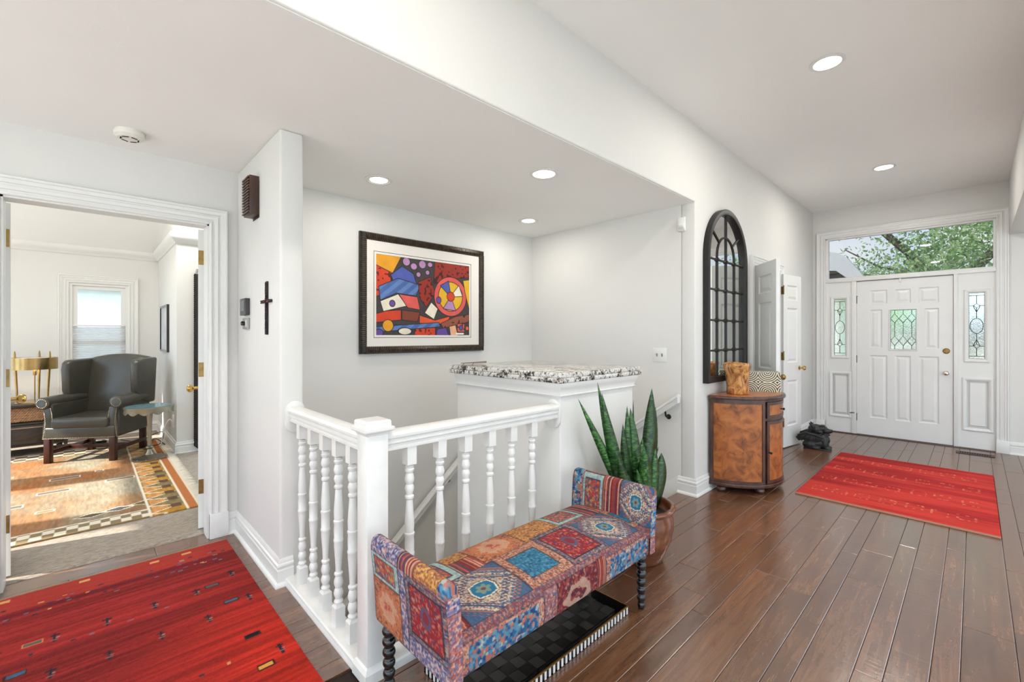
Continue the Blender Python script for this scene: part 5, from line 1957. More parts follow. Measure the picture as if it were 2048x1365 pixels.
# ================================================================== FRAMED PICTURE
fx0, fx1, fz0, fz1 = 1.585, 2.882, 1.172, 2.167
fp = thing('framed_picture', ((fx0 + fx1) / 2, YO, fz0), 'colourful abstract print in a ribbed black frame above the stairs', 'picture')
MB().box(fx0 + 0.04, fx1 - 0.04, YO - 0.020, YO - 0.002, fz0 + 0.04, fz1 - 0.04).build('backing', M_BLACKM, fp)
M_FRAME = simple('bronze_black_ribbed_wood', S(36, 31, 27), 0.35, 0.2, var=0.5, scale=25)
PRF = [(0, 0.002), (0, 0.030), (0.012, 0.044), (0.034, 0.046), (0.052, 0.036), (0.060, 0.022), (0.060, 0.010)]
MB().sweep([(fx0, fz0), (fx1, fz0), (fx1, fz1), (fx0, fz1)], PRF, mpY(YO), closed=True).build('frame', M_FRAME, fp, smooth=True)
# ribs: one joined relief part, too fine to pick apart
rb = MB()
PR2 = [(-0.002, 0.026), (0.010, 0.048), (0.034, 0.0505), (0.054, 0.038), (0.062, 0.022)]


def rib(a, b_, dirx, dirz):
    """rib across the moulding at a point of the outer edge; dir points inwards"""
    w_ = 0.0042
    vs = []
    for o_, h in PR2:
        for s_ in (-1, 1):
            vs.append((a + dirx * o_ + abs(dirz) * s_ * w_, YO - h, b_ + dirz * o_ + abs(dirx) * s_ * w_))
    fs = [(2 * i, 2 * i + 1, 2 * i + 3, 2 * i + 2) for i in range(len(PR2) - 1)]
    k_ = len(vs)
    for o_, h in PR2:
        for s_ in (-1, 1):
            vs.append((a + dirx * o_ + abs(dirz) * s_ * w_ * 1.5, YO - h + 0.006, b_ + dirz * o_ + abs(dirx) * s_ * w_ * 1.5))
    for i in range(len(PR2) - 1):
        fs += [(2 * i, 2 * i + 2, k_ + 2 * i + 2, k_ + 2 * i), (2 * i + 1, 2 * i + 3, k_ + 2 * i + 3, k_ + 2 * i + 1)]
    rb.add(vs, fs)


t = fx0 + 0.05
while t < fx1 - 0.04:
    rib(t, fz0, 0, 1)
    rib(t, fz1, 0, -1)
    t += 0.0165
t = fz0 + 0.05
while t < fz1 - 0.04:
    rib(fx0, t, 1, 0)
    rib(fx1, t, -1, 0)
    t += 0.0165
o = rb.build('frame_ribs', simple('bronze_rib', S(72, 60, 48), 0.3, 0.5, var=0.4, scale=30), fp)
o['kind'] = 'stuff'
ix0, ix1, iz0, iz1 = fx0 + 0.058, fx1 - 0.058, fz0 + 0.058, fz1 - 0.058
ax0, ax1, az0, az1 = 1.726, 2.702, 1.325, 2.0
M_MAT = simple('white_mat_board', S(236, 230, 222), 0.85, var=0.01)
MB().slab(ix0, ix1, iz0, iz1, 0.020, 0.0245, [(ax0, ax1, az0, az1)], mpY(YO)).build('mat', M_MAT, fp, merge=True)
MB().rings(ax0 - 0.022, ax1 + 0.022, az0 - 0.022, az1 + 0.022, [(0, 0.0246), (0, 0.0250), (0.004, 0.0250), (0.004, 0.0246)], mpY(YO), cap=False).build('mat_line', M_BLACK, fp)


def seg_d(px, py, ax, ay, bx, by):
    vx, vy = bx - ax, by - ay
    t_ = np.clip(((px - ax) * vx + (py - ay) * vy) / (vx * vx + vy * vy), 0, 1)
    return np.hypot(px - ax - t_ * vx, py - ay - t_ * vy)


def poly_sd(px, py, P):
    d_ = np.full(px.shape, 9.0)
    ins = np.zeros(px.shape, bool)
    for i in range(len(P)):
        ax, ay = P[i]
        bx, by = P[(i + 1) % len(P)]
        d_ = np.minimum(d_, seg_d(px, py, ax, ay, bx, by))
        c_ = ((ay > py) != (by > py)) & (px < (bx - ax) * (py - ay) / (by - ay + 1e-12) + ax)
        ins ^= c_
    return np.where(ins, -d_, d_)


na, nb = 370, 256
U, Vq = np.meshgrid(np.linspace(0, 1, na), np.linspace(0, 1, nb), indexing='ij')     # v down
AS = (ax1 - ax0) / (az1 - az0)
qx, qy = U * AS, Vq
img = C3((66, 58, 58), U.shape) * (0.9 + 0.2 * fbm(qx * 20, qy * 20, 2))[..., None]
LWD = 0.011


def shp(P, col, line=True, tex=None):
    global img
    if isinstance(P, tuple):
        cx_, cy_, rx_, ry_ = P
        sd = (np.hypot((qx - cx_) / rx_, (qy - cy_) / ry_) - 1) * min(rx_, ry_)
    else:
        sd = poly_sd(qx, qy, P)
    if line:
        img = put(img, np.clip((LWD - sd) / 0.004, 0, 1), (38, 32, 34))
    cc = C3(col, U.shape)
    if tex == 'stripe':
        cc = np.where((np.sin((qx * 0.8 + qy) * 46) > 0)[..., None], cc, cc * 0.62 + np.array((40, 60, 120)) * 0.38)
    if tex == 'scrib':
        cc = np.where((vn(qx * 34, qy * 34, 8) > 0.74)[..., None], cc * 0.45, cc)
    cc = cc * (0.93 + 0.14 * fbm(qx * 9, qy * 9, 5))[..., None]
    m_ = np.clip(-sd / 0.004 + 0.5, 0, 1)[..., None]
    img = img * (1 - m_) + cc * m_


ORA, RED, COR, BLU, PUR, LIL, YEL, CRE, DRD, TEA = (232, 160, 36), (212, 66, 34), (222, 92, 84), (78, 92, 168), (108, 74, 158), (186, 140, 186), (228, 178, 40), (236, 226, 204), (150, 44, 30), (96, 128, 186)
shp([(0, 0), (0.34, 0), (0.22, 0.22), (0, 0.14)], ORA)
shp([(0, 0.14), (0.22, 0.22), (0.16, 0.46), (0, 0.52)], RED, tex='scrib')
for c_ in ((0.42, 0.05, 0.05, 0.05), (0.53, 0.10, 0.045, 0.04), (0.66, 0.06, 0.05, 0.05), (0.78, 0.05, 0.035, 0.03), (0.60, 0.20, 0.03, 0.03), (0.74, 0.16, 0.028, 0.028)):
    shp(c_, LIL)
shp([(0.86, 0.0), (1.45, 0.0), (1.45, 0.16), (1.06, 0.22), (0.84, 0.30)], DRD, tex='scrib')
# striped blue fan, left
shp([(0.20, 0.24), (0.36, 0.12), (0.52, 0.20), (0.58, 0.36), (0.30, 0.42)], BLU)
shp([(0.04, 0.40), (0.30, 0.28), (0.62, 0.34), (0.56, 0.48), (0.28, 0.46), (0.06, 0.56)], TEA, tex='stripe')
# cream and coral wedges
shp([(0.06, 0.58), (0.30, 0.48), (0.42, 0.62), (0.10, 0.70)], CRE)
shp([(0.32, 0.48), (0.58, 0.50), (0.62, 0.66), (0.44, 0.64)], COR)
shp([(0.60, 0.30), (0.78, 0.22), (0.86, 0.42), (0.72, 0.62), (0.62, 0.50)], DRD, tex='scrib')
shp((0.22, 0.60, 0.034, 0.036), PUR)
# sun wheel, right
shp((1.12, 0.46, 0.27, 0.27), COR)
shp((1.12, 0.46, 0.20, 0.20), YEL)
shp([(1.12, 0.46), (0.95, 0.32), (1.08, 0.25)], BLU)
shp([(1.12, 0.46), (1.32, 0.44), (1.26, 0.30)], CRE)
shp([(1.12, 0.46), (1.20, 0.65), (1.00, 0.63)], LIL)
shp((1.12, 0.46, 0.06, 0.06), RED)
shp([(1.34, 0.22), (1.45, 0.20), (1.45, 0.62), (1.38, 0.40)], YEL)
shp([(0.80, 0.56), (0.90, 0.64), (0.84, 0.78), (0.70, 0.70)], CRE)
# lower bands
shp([(0.0, 0.74), (0.14, 0.70), (0.34, 0.68), (0.34, 0.80), (0.0, 0.84)], RED)
shp([(0.36, 0.68), (0.62, 0.70), (0.58, 0.82), (0.36, 0.80)], (128, 62, 42))
shp([(0.62, 0.74), (0.86, 0.80), (1.10, 0.74), (1.06, 0.84), (0.62, 0.84)], (226, 88, 46))
shp([(0.0, 0.90), (0.92, 0.83), (0.94, 0.88), (0.0, 0.96)], TEA, tex='stripe')
shp([(0.96, 0.84), (1.20, 0.74), (1.45, 0.70), (1.45, 0.80), (1.0, 0.90)], (150, 84, 62), tex='scrib')
shp((0.16, 0.88, 0.07, 0.07), ORA)
shp((0.40, 0.95, 0.09, 0.04), CRE)
shp((0.04, 0.97, 0.05, 0.04), PUR)
shp([(0.56, 0.92), (0.86, 0.90), (0.86, 1.0), (0.54, 1.0)], RED, tex='scrib')
shp([(0.90, 0.92), (1.04, 0.90), (1.08, 1.0), (0.88, 1.0)], PUR)
shp([(1.10, 0.88), (1.20, 0.86), (1.24, 1.0), (1.12, 1.0)], (236, 178, 140))
shp([(1.24, 0.84), (1.36, 0.84), (1.36, 0.95), (1.24, 0.95)], COR, tex='scrib')
shp((1.30, 0.895, 0.028, 0.03), BLU)
shp((1.41, 0.90, 0.025, 0.028), (222, 108, 48))
shp((0.92, 0.52, 0.035, 0.04), PUR)
img = put(img, ((qx > 1.21) & (qx < 1.35) & (qy > 0.965) & (qy < 0.992)) * 1.0, (236, 232, 226))
AV = np.stack([ax0 + U * (ax1 - ax0) - ORG[fp.name].x, np.full_like(U, -0.0215), az1 - Vq * (az1 - az0) - ORG[fp.name].z], -1)
grid_mesh('print', AV, painted('printed_paper', 0.6, 0.0, 200.0, 0.4), fp, img, smooth=False)

# ================================================================== SMALL WALL THINGS
sw = thing('light_switch', (XS, 1.9035, 1.1525), 'white double toggle light switch plate above the sloping handrail', 'switch')
MB().prism([(1.838, 1.091), (1.969, 1.091), (1.969, 1.214), (1.838, 1.214)], 0.0, 0.006, mpX(XS)).build('plate', M_TRIM, sw, bev=0.002)
for y in (1.880, 1.927):
    MB().box(XS - 0.0065, XS - 0.0055, y - 0.007, y + 0.007, 1.138, 1.166).hexa([(XS - 0.006, y - 0.004, 1.149), (XS - 0.006, y + 0.004, 1.149), (XS - 0.020, y + 0.004, 1.157), (XS - 0.020, y - 0.004, 1.157), (XS - 0.006, y - 0.004, 1.160), (XS - 0.006, y + 0.004, 1.160), (XS - 0.018, y + 0.004, 1.164), (XS - 0.018, y - 0.004, 1.164)]).build('toggle', simple('grey_toggle', S(150, 148, 144), 0.4), sw)
ms = thing('motion_sensor', (XS, 1.70, 2.20), 'white motion sensor high on the wall corner by the beam', 'sensor')
MB().prism([(0, 0), (0.018, 0.0), (0.042, 0.03), (0.045, 0.05), (0.03, 0.06), (0.024, 0.115), (0, 0.12)], 1.668, 1.732, lambda a, b_, h: (XS - a, h, 2.195 + b_)).build('body', M_TRIM, ms, bev=0.004)
MB().prism([(0.020, 0.004), (0.046, 0.032), (0.048, 0.048), (0.03, 0.05)], 1.678, 1.722, lambda a, b_, h: (XS - a, h, 2.195 + b_)).build('lens', simple('milky_lens', (0.7, 0.7, 0.7), 0.2), ms, bev=0.003)

sd_ = thing('smoke_detector', (0.165, 3.15, ZL), 'round white smoke detector on the low ceiling above the office door', 'smoke detector')
MB().lathe([(0.062, 0.0), (0.062, -0.008), (0.066, -0.010), (0.066, -0.028), (0.052, -0.040), (0.0, -0.044)], (0, 0, 0), 28).build('body', simple('ivory_plastic', S(226, 224, 214), 0.4), sd_, local=True, smooth=True)
for i in range(6):
    a = i * math.pi / 3
    MB().box(-0.014, 0.014, -0.003, 0.003, -0.0435, -0.040).build('vent_slot', M_DARK, sd_, local=True)
    v_ = sd_.children[-1]
    v_.location = (0.036 * math.cos(a), 0.036 * math.sin(a), 0.0)
    v_.rotation_euler = (0, 0, a + math.pi / 2)

sp = thing('chime_box', (0.735, 2.99, 2.02), 'dark wooden louvred chime box high on the short wall', 'door chime')
M_CHIME = wood('dark_chime_wood', S(44, 28, 22), S(70, 46, 36), S(100, 70, 54), 0.4, (8, 8, 2))
MB().box(0.683, 0.733, 2.923, 3.062, 2.035, 2.262).build('body', M_CHIME, sp, bev=0.003)
MB().box(0.7335, 0.735, 2.925, 3.06, 2.02, 2.24).build('back_plate', M_BLACKM, sp)
for i in range(13):
    z = 2.042 + i * 0.0168
    MB().hexa([(0.674, 2.926, z), (0.683, 2.926, z + 0.004), (0.683, 3.059, z + 0.004), (0.674, 3.059, z), (0.674, 2.926, z + 0.010), (0.683, 2.926, z + 0.013), (0.683, 3.059, z + 0.013), (0.674, 3.059, z + 0.010)]).build('louvre', M_CHIME, sp)
tm = thing('thermostat', (0.735, 3.2, 1.45), 'dark grey box thermostat on the short wall, above the dimmer', 'thermostat')
MB().box(0.707, 0.735, 3.135, 3.262, 1.449, 1.555).build('body', simple('charcoal_plastic', S(66, 64, 66), 0.4), tm, bev=0.003)
MB().box(0.7055, 0.708, 3.150, 3.247, 1.475, 1.54).build('screen', M_BLACK, tm)
dm = thing('dimmer_switch', (0.735, 3.19, 1.36), 'grey dimmer plate with dark knob below the thermostat', 'switch')
MB().box(0.722, 0.735, 3.135, 3.262, 1.362, 1.432).build('plate', simple('brushed_grey_plate', S(160, 158, 152), 0.35, 0.4), dm, bev=0.002)
MB().lathe([(0.014, 0.0), (0.014, -0.016), (0.010, -0.02), (0, -0.02)], (0.722, 3.215, 1.398), 14, axis='x').build('knob', M_BLACK, dm, smooth=True)
MB().box(0.7205, 0.7222, 3.165, 3.185, 1.375, 1.42).build('slider', M_TRIM, dm)

cr_ = thing('wall_cross', (0.735, 2.75, 1.323), 'dark beaded metal cross on the short white wall', 'cross')
M_CRB = simple('beaded_black_metal', S(44, 40, 40), 0.35, 0.6, var=0.6, scale=60)
M_CRR = simple('dark_red_beads', S(104, 40, 40), 0.3, 0.3, var=0.4, scale=60)
MB().box(0.724, 0.7345, 2.742, 2.758, 1.326, 1.626).build('upright', M_CRB, cr_, bev=0.002)
MB().box(0.722, 0.7325, 2.665, 2.845, 1.505, 1.521).build('crossbar', M_CRB, cr_, bev=0.002)
ra = random.Random(3)
bd = MB()
bdr = MB()
for i in range(44):
    z = 1.33 + i * 0.0067
    for yy in (2.742, 2.751, 2.759):
        (bdr if ra.random() < 0.25 else bd).lathe([(0, -0.004), (0.004, 0), (0, 0.004)], (0.7225, yy + ra.uniform(-0.002, 0.002), z), 6)
for i in range(26):
    y = 2.668 + i * 0.0069
    for zz_ in (1.507, 1.518):
        (bdr if 2.70 < y < 2.81 and ra.random() < 0.6 else bd).lathe([(0, -0.004), (0.004, 0), (0, 0.004)], (0.7205, y, zz_ + ra.uniform(-0.002, 0.002)), 6)
o = bd.build('beads', M_CRB, cr_)
o['kind'] = 'stuff'
o = bdr.build('beads', M_CRR, cr_, label='dark red beads')
o['kind'] = 'stuff'

fv = thing('floor_register', (7.2, 0.0, 0), 'dark bronze floor vent in front of the right sidelight', 'vent')
M_REG = simple('bronze_register', S(62, 44, 32), 0.4, 0.5)
MB().slab(7.07, 7.19, -0.15, 0.15, 0.0005, 0.006, [(7.095, 7.165, -0.13, 0.13)], lambda u, v, d: (u, v, d)).build('frame', M_REG, fv, merge=True)
MB().box(7.09, 7.17, -0.135, 0.135, 0.0004, 0.0012).build('duct', M_DARK, fv)
for i in range(14):
    y = -0.125 + i * 0.0192
    MB().box(7.09, 7.17, y - 0.004, y + 0.004, 0.001, 0.005).build('vane', M_REG, fv)

# ================================================================== OFFICE
# kilim


def kilim(X, Y):
    img = C3((146, 112, 80), X.shape)
    band = fbm(X * 2.2, Y * 1.6, 3.0, 3)
    img = put(img, np.clip((band - 0.46) * 6, 0, 1) * 0.85, (148, 142, 124))
    img = put(img, np.clip((0.42 - band) * 6, 0, 1) * 0.7, (160, 96, 52))
    img *= (0.80 + 0.35 * fbm(X * 90, Y * 12, 7.0, 3))[..., None]
    rnd = random.Random(12)
    for i in range(26):
        x, y = rnd.uniform(-1.2, 0.25), rnd.uniform(4.45, 6.9)
        w_, h_ = rnd.choice([(0.05, 0.03), (0.10, 0.04), (0.03, 0.03)])
        img = mark(img, X, Y, x, y, w_, h_, (216, 204, 186))
        img = mark(img, X, Y, x, y, w_ - 0.008, h_ - 0.008, rnd.choice([(110, 100, 92), (150, 110, 78), (128, 132, 120)]))
    # row of leaf diamonds near the front
    for k_ in range(3):
        x, y = 0.02 + 0.15 * k_, 4.40 + 0.03 * k_
        d_ = np.abs(X - x) / 0.10 + np.abs(Y - y) / 0.055
        img = put(img, (d_ < 1) * 1.0, (222, 210, 190))
        img = put(img, (d_ < 0.8) * 1.0, [(96, 84, 62), (74, 76, 80), (104, 88, 60)][k_])
    # checked front border
    bd_ = Y < 4.26
    ck = (np.floor((X + 10) / 0.055) + np.floor((Y - 4.10) / 0.075)) % 2
    img = np.where(bd_[..., None], np.where((ck > 0.5)[..., None], np.array((216, 204, 182.0)), np.array((128, 112, 84.0))), img)
    img = put(img, ((Y > 4.26) & (Y < 4.275)) * 1.0, (206, 190, 166))
    img = put(img, (Y < 4.105) * 1.0, (150, 124, 88))
    # right border with triangles
    rb_ = X > 0.33
    tri = np.abs(((Y * 5.2) % 1.0) - 0.5) * 2
    cell = np.floor(Y * 5.2)
    base = np.where((hsh(cell, cell * 0, 2.0) > 0.5)[..., None], np.array((170, 124, 50.0)), np.array((128, 110, 72.0)))
    lx = (X - 0.33) / 0.21
    base = np.where((tri > lx * 1.1)[..., None] & (lx > 0.08)[..., None] & (lx < 0.55)[..., None], np.array((196, 140, 84.0)), base)
    base = np.where((np.abs(tri - lx * 1.1) < 0.07)[..., None], np.array((224, 208, 180.0)), base)
    base = np.where(((lx > 0.62) & (lx < 0.92) & (tri > 0.55))[..., None], np.array((98, 70, 52.0)), base)
    img = np.where(rb_[..., None], base * (0.85 + 0.3 * fbm(X * 60, Y * 20, 9.0, 2))[..., None], img)
    img = put(img, ((X > 0.325) & (X < 0.338)) * 1.0, (220, 206, 182))
    img = put(img, ((X > 0.54) & (X < 0.56)) * 1.0, (220, 206, 182))
    img = put(img, (X >= 0.56) * 1.0, (176, 106, 58))
    img = put(img, (X > 0.615) * 1.0, (214, 198, 172))
    far = Y > 6.75
    ck2 = (np.floor((X + 10) / 0.09) + np.floor(Y / 0.08)) % 2
    img = np.where((far & ~rb_)[..., None], np.where((ck2 > 0.5)[..., None], np.array((196, 180, 156.0)), np.array((96, 80, 66.0))), img)
    return img


kl = rug('kilim_rug', -1.6, 0.63, 4.09, 7.05, 0.010, 0.008, kilim, M_RUG, 'beige and rust kilim rug with checked border on the office carpet', z0=0.0165)
fg = MB()
for i in range(110):
    y = 4.12 + i * 0.0265
    fg.tube([(0.628, y, 0.024), (0.66, y + ra.uniform(-0.006, 0.006), 0.026), (0.70, y + ra.uniform(-0.015, 0.015), 0.0205)], [0.006, 0.005, 0.002], 4)
o = fg.build('fringe', simple('cotton_fringe', S(226, 214, 194), 0.95), kl)
o['kind'] = 'stuff'

# wing chair
CHX, CHY = 0.105, 6.575
ch = thing('wingback_chair', (CHX, CHY, 0.0285), 'dark grey leather wingback armchair with nailhead trim in the office', 'chair', rz=math.radians(-32.7))
M_LEA = simple('charcoal_leather', S(66, 64, 57), 0.30, var=0.12, scale=6, bump=0.12, bscale=90, spec=0.55)
M_MAHO = wood('mahogany_legs', S(40, 18, 14), S(62, 28, 20), S(84, 42, 30), 0.35, (8, 8, 2))
M_NAIL = simple('nailhead_brass', S(176, 166, 146), 0.3, 1.0)


def rbox(x0, x1, y0, y1, z0, z1, name, m, par, bev=0.03, seg=4):
    return MB().box(x0, x1, y0, y1, z0, z1).build(name, m, par, local=True, bev=bev, seg=seg, smooth='all')


def chair_box(x0, x1, y0, y1, z0, z1, name, bev=0.03, seg=4):
    return rbox(x0, x1, y0, y1, z0, z1, name, M_LEA, ch, bev, seg)


# local: x right, -y front
chair_box(-0.31, 0.31, -0.30, 0.28, 0.235, 0.36, 'seat_rail', 0.02)
chair_box(-0.255, 0.255, -0.315, 0.22, 0.345, 0.455, 'seat_cushion', 0.035, 5)
bk = MB()
n1_ = 15
prb = []
for i in range(n1_):
    x = -0.30 + 0.60 * i / (n1_ - 1)
    zt_ = 1.035 + 0.05 * math.cos(x / 0.30 * math.pi / 2) ** 0.8
    prb.append((x, zt_))
poly = [(-0.29, 0.36)] + [(0.29, 0.36)] + prb[::-1]
bk.prism(poly, 0.0, 0.12, lambda a, b_, h: (a, 0.19 + (b_ - 0.36) * 0.16 + h, b_))
bk.build('backrest', M_LEA, ch, local=True, bev=0.035, seg=4, smooth='all')
for s_ in (-1, 1):
    wg = MB()
    wp = [(0.20, 0.52), (0.02, 0.60), (-0.03, 0.70), (-0.045, 0.82), (-0.06, 0.93), (-0.055, 1.0), (-0.02, 1.03), (0.12, 1.035), (0.36, 1.04), (0.36, 0.52)]
    wg.prism(wp, 0.0, 0.075, lambda a, b_, h: (s_ * (0.262 + h + 0.22 * max(0, 0.26 - a) * 0.35), a + (b_ - 0.5) * 0.08, b_))
    wg.build('wing', M_LEA, ch, local=True, bev=0.026, seg=3, smooth='all')
    chair_box(min(s_ * 0.255, s_ * 0.335), max(s_ * 0.255, s_ * 0.335), -0.27, 0.26, 0.25, 0.60, 'arm_panel', 0.02)
    ar = MB()
    ar.tube([(s_ * 0.325, -0.305, 0.605), (s_ * 0.325, -0.295, 0.605), (s_ * 0.315, -0.10, 0.612), (s_ * 0.305, 0.10, 0.615), (s_ * 0.30, 0.22, 0.61)], [0.050, 0.062, 0.060, 0.052, 0.045], 18)
    ao = ar.build('arm_roll', M_LEA, ch, local=True, smooth=True)
    nl = MB()
    for i in range(18):
        a = 2 * math.pi * i / 18
        nl.lathe([(0.005, 0.0), (0.0, -0.004)], (s_ * 0.325 + 0.044 * math.cos(a), -0.306, 0.605 + 0.044 * math.sin(a)), 6, axis='y')
    for i in range(22):
        z = 0.245 + i * 0.0145
        bow = 0.018 * math.sin((z - 0.245) / 0.32 * math.pi)
        for off in (0.262, 0.325):
            nl.lathe([(0.005, 0.0), (0.0, -0.004)], (s_ * (off - bow), -0.287, z), 6, axis='y')
    q = nl.build('nailheads', M_NAIL, ao, local=True)
    q['kind'] = 'stuff'
    ff = MB().prism([(0.255, 0.25), (0.335, 0.25), (0.328, 0.36), (0.318, 0.46), (0.332, 0.56), (0.262, 0.56), (0.25, 0.46), (0.252, 0.36)], -0.286, -0.262, lambda a, b_, h: (s_ * a, h, b_))
    ff.build('arm_front', M_LEA, ch, local=True, bev=0.006)
nl = MB()
for i in range(46):
    nl.lathe([(0.005, 0.0), (0.0, -0.004)], (-0.305 + 0.61 * i / 45, -0.301, 0.248), 6, axis='y')
q = nl.build('nailheads', M_NAIL, ch, local=True)
q['kind'] = 'stuff'
for x, y in ((-0.285, -0.275), (0.285, -0.275), (-0.255, 0.27), (0.255, 0.27)):
    MB().box(x - 0.026, x + 0.026, y - 0.026, y + 0.026, 0.0, 0.25).build('leg', M_MAHO, ch, local=True, bev=0.003)
for x in (-0.275, 0.275):
    MB().box(x - 0.012, x + 0.012, -0.27, 0.27, 0.085, 0.125).build('stretcher', M_MAHO, ch, local=True, bev=0.002)
MB().box(-0.27, 0.27, -0.03, -0.006, 0.085, 0.125).build('stretcher', M_MAHO, ch, local=True, bev=0.002)

# side table with scalloped rim
TX, TY = 0.475, 6.02
tb = thing('pedestal_table', (TX, TY, 0.0285), 'small round side table with scalloped metal apron beside the armchair', 'side table')
M_PEW = simple('aged_pewter', S(150, 142, 124), 0.35, 0.85, var=0.15, scale=12)
MB().lathe([(0.0, 0.538), (0.205, 0.538), (0.212, 0.542), (0.212, 0.550), (0.205, 0.553), (0, 0.553)], (0, 0, 0), 40).build('top_rim', M_PEW, tb, local=True, smooth=True)
MB().lathe([(0.0, 0.5535), (0.198, 0.5535), (0.198, 0.5555), (0, 0.5555)], (0, 0, 0), 40).build('top_inlay', simple('blue_green_stone_top', S(96, 128, 138), 0.2, var=0.3, scale=14), tb, local=True, smooth=True)
n = 96
vs, fs = [], []
for i in range(n):
    a = 2 * math.pi * i / n
    zl = 0.505 - 0.028 * abs(math.sin(a * 6))
    for r, z in ((0.208, 0.54), (0.206, zl), (0.203, zl), (0.203, 0.54)):
        vs.append((r * math.cos(a), r * math.sin(a), z))
for i in range(n):
    j = (i + 1) % n
    for k_ in range(3):
        fs.append((i * 4 + k_, j * 4 + k_, j * 4 + k_ + 1, i * 4 + k_ + 1))
MB().add(vs, fs).build('scalloped_apron', M_PEW, tb, local=True, smooth=True)
st0 = MB().lathe([(0, -0.007), (0.007, 0), (0, 0.007)], (0, 0, 0), 8).build('stud', M_NAIL, tb, local=True, smooth='all')
for i in range(24):
    a = 2 * math.pi * (i % 12) / 12 + math.pi / 12
    o = st0 if i == 0 else st0.copy()
    if i:
        COL.objects.link(o)
        o.parent = tb
    r, z = (0.209, 0.492) if i < 12 else (0.150, 0.014)
    o.location = (r * math.cos(a), r * math.sin(a), z)
MB().lathe([(0.150, 0.0), (0.150, 0.012), (0.10, 0.024), (0.04, 0.045), (0.024, 0.075), (0.020, 0.10), (0.030, 0.108), (0.034, 0.118), (0.030, 0.128), (0.020, 0.135), (0.018, 0.20), (0.022, 0.40), (0.032, 0.515), (0.04, 0.54)], (0, 0, 0), 28).build('pedestal', M_PEW, tb, local=True, smooth=True)

# credenza, basket, lamp, dishes
M_CRED = wood('dark_stained_credenza', S(34, 30, 28), S(54, 48, 44), S(78, 70, 62), 0.4, (3, 12, 12))
cz = thing('credenza', (-0.80, 7.33, 0.0165), 'dark wood credenza with open shelf and drawer at the left of the office', 'cabinet')
MB().box(-1.45, -0.16, 7.08, 7.60, 0.545, 0.575).build('top', M_CRED, cz, bev=0.003)
for x in (-1.45, -0.19):
    MB().box(x, x + 0.03, 7.09, 7.60, 0.10, 0.546).build('side', M_CRED, cz)
MB().box(-1.42, -0.19, 7.10, 7.60, 0.355, 0.378).build('shelf', M_CRED, cz)
MB().box(-1.42, -0.19, 7.57, 7.60, 0.10, 0.546).build('back', M_CRED, cz)
MB().box(-1.42, -0.19, 7.10, 7.60, 0.12, 0.14).build('bottom', M_CRED, cz)
for x0_, x1_ in ((-1.41, -0.82), (-0.80, -0.20)):
    dr = MB().box(x0_, x1_, 7.085, 7.105, 0.145, 0.350).build('drawer', M_CRED, cz, bev=0.003)
    MB().box(x0_ + 0.12, x1_ - 0.02, 7.07, 7.086, 0.318, 0.332).build('pull', M_PEW, dr, bev=0.002)
for x in (-1.43, -0.25):
    for y in (7.11, 7.55):
        MB().box(x, x + 0.035, y, y + 0.035, 0.0165, 0.105).build('foot', M_CRED, cz)
M_BASK = simple('woven_seagrass', S(176, 138, 108), 0.9, var=0.35, scale=40, bump=1.0, bscale=45, stretch=(1, 1, 2.5))
for i, (x0_, x1_) in enumerate(((-1.40, -0.83), (-0.80, -0.23))):
    bk_ = thing('storage_basket', ((x0_ + x1_) / 2, 7.33, 0.379), ('woven tan basket in the credenza shelf below the lamp', 'woven tan basket in the far end of the credenza shelf, beyond the door')[i], 'basket', 'woven baskets in the credenza')
    MB().slab(x0_, x1_, 7.12, 7.55, 0.379, 0.53, [(x0_ + 0.012, x1_ - 0.012, 7.132, 7.538)], lambda u, v, d: (u, v, d)).box(x0_, x1_, 7.12, 7.55, 0.379, 0.39).build('body', M_BASK, bk_, merge=False)
    wv = MB()
    for k_ in range(5):
        for q_ in range(26):
            xa = x0_ + 0.01 + (x1_ - x0_ - 0.02) * q_ / 26
            wv.tube([(xa, 7.119, 0.390 + k_ * 0.03), (xa + 0.011, 7.113, 0.404 + k_ * 0.03), (xa + 0.020, 7.119, 0.416 + k_ * 0.03)], 0.009, 5)
    o = wv.build('weave', M_BASK, bk_)
    o['kind'] = 'stuff'

LX, LY = -0.425, 7.30
lm = thing('table_lamp', (LX, LY, 0.575), 'brass lamp with a wide drum shade pierced by three legs on the credenza', 'lamp')
M_LBR = simple('brushed_lamp_brass', S(176, 146, 96), 0.28, 1.0, var=0.12, scale=14)
MB().lathe([(0.150, 0.0), (0.155, 0.004), (0.150, 0.010), (0.06, 0.018), (0, 0.018)], (0, 0, 0), 32).build('base', M_LBR, lm, local=True, smooth=True)
MB().lathe([(0.185, 0.370), (0.185, 0.500), (0.180, 0.500), (0.180, 0.370), (0.185, 0.370)], (0, 0, 0), 40, cap=False).build('shade', M_LBR, lm, local=True, smooth=True)
MB().lathe([(0.0, 0.4915), (0.180, 0.4915), (0.180, 0.4945), (0, 0.4945)], (0, 0, 0), 32).build('diffuser', simple('white_diffuser', (0.9, 0.88, 0.84), 0.8), lm, local=True)
for a in (math.radians(200), math.radians(320), math.radians(80)):
    ca, sa = math.cos(a), math.sin(a)
    MB().tube([(0.135 * ca, 0.135 * sa, 0.004), (0.150 * ca, 0.150 * sa, 0.35), (0.157 * ca, 0.157 * sa, 0.47), (0.157 * ca, 0.157 * sa, 0.55), (0.157 * ca, 0.157 * sa, 0.575)], [0.008, 0.013, 0.013, 0.009, 0.004], 10).build('leg', M_LBR, lm, local=True, smooth=True)
bulb = bpy.data.lights.new('bulb', 'POINT')
bulb.energy = 5.0
bulb.color = (1.0, 0.78, 0.5)
bulb.shadow_soft_size = 0.04
bo = bpy.data.objects.new('bulb', bulb)
COL.objects.link(bo)
bo.parent = lm
bo.location = (0, 0, 0.42)
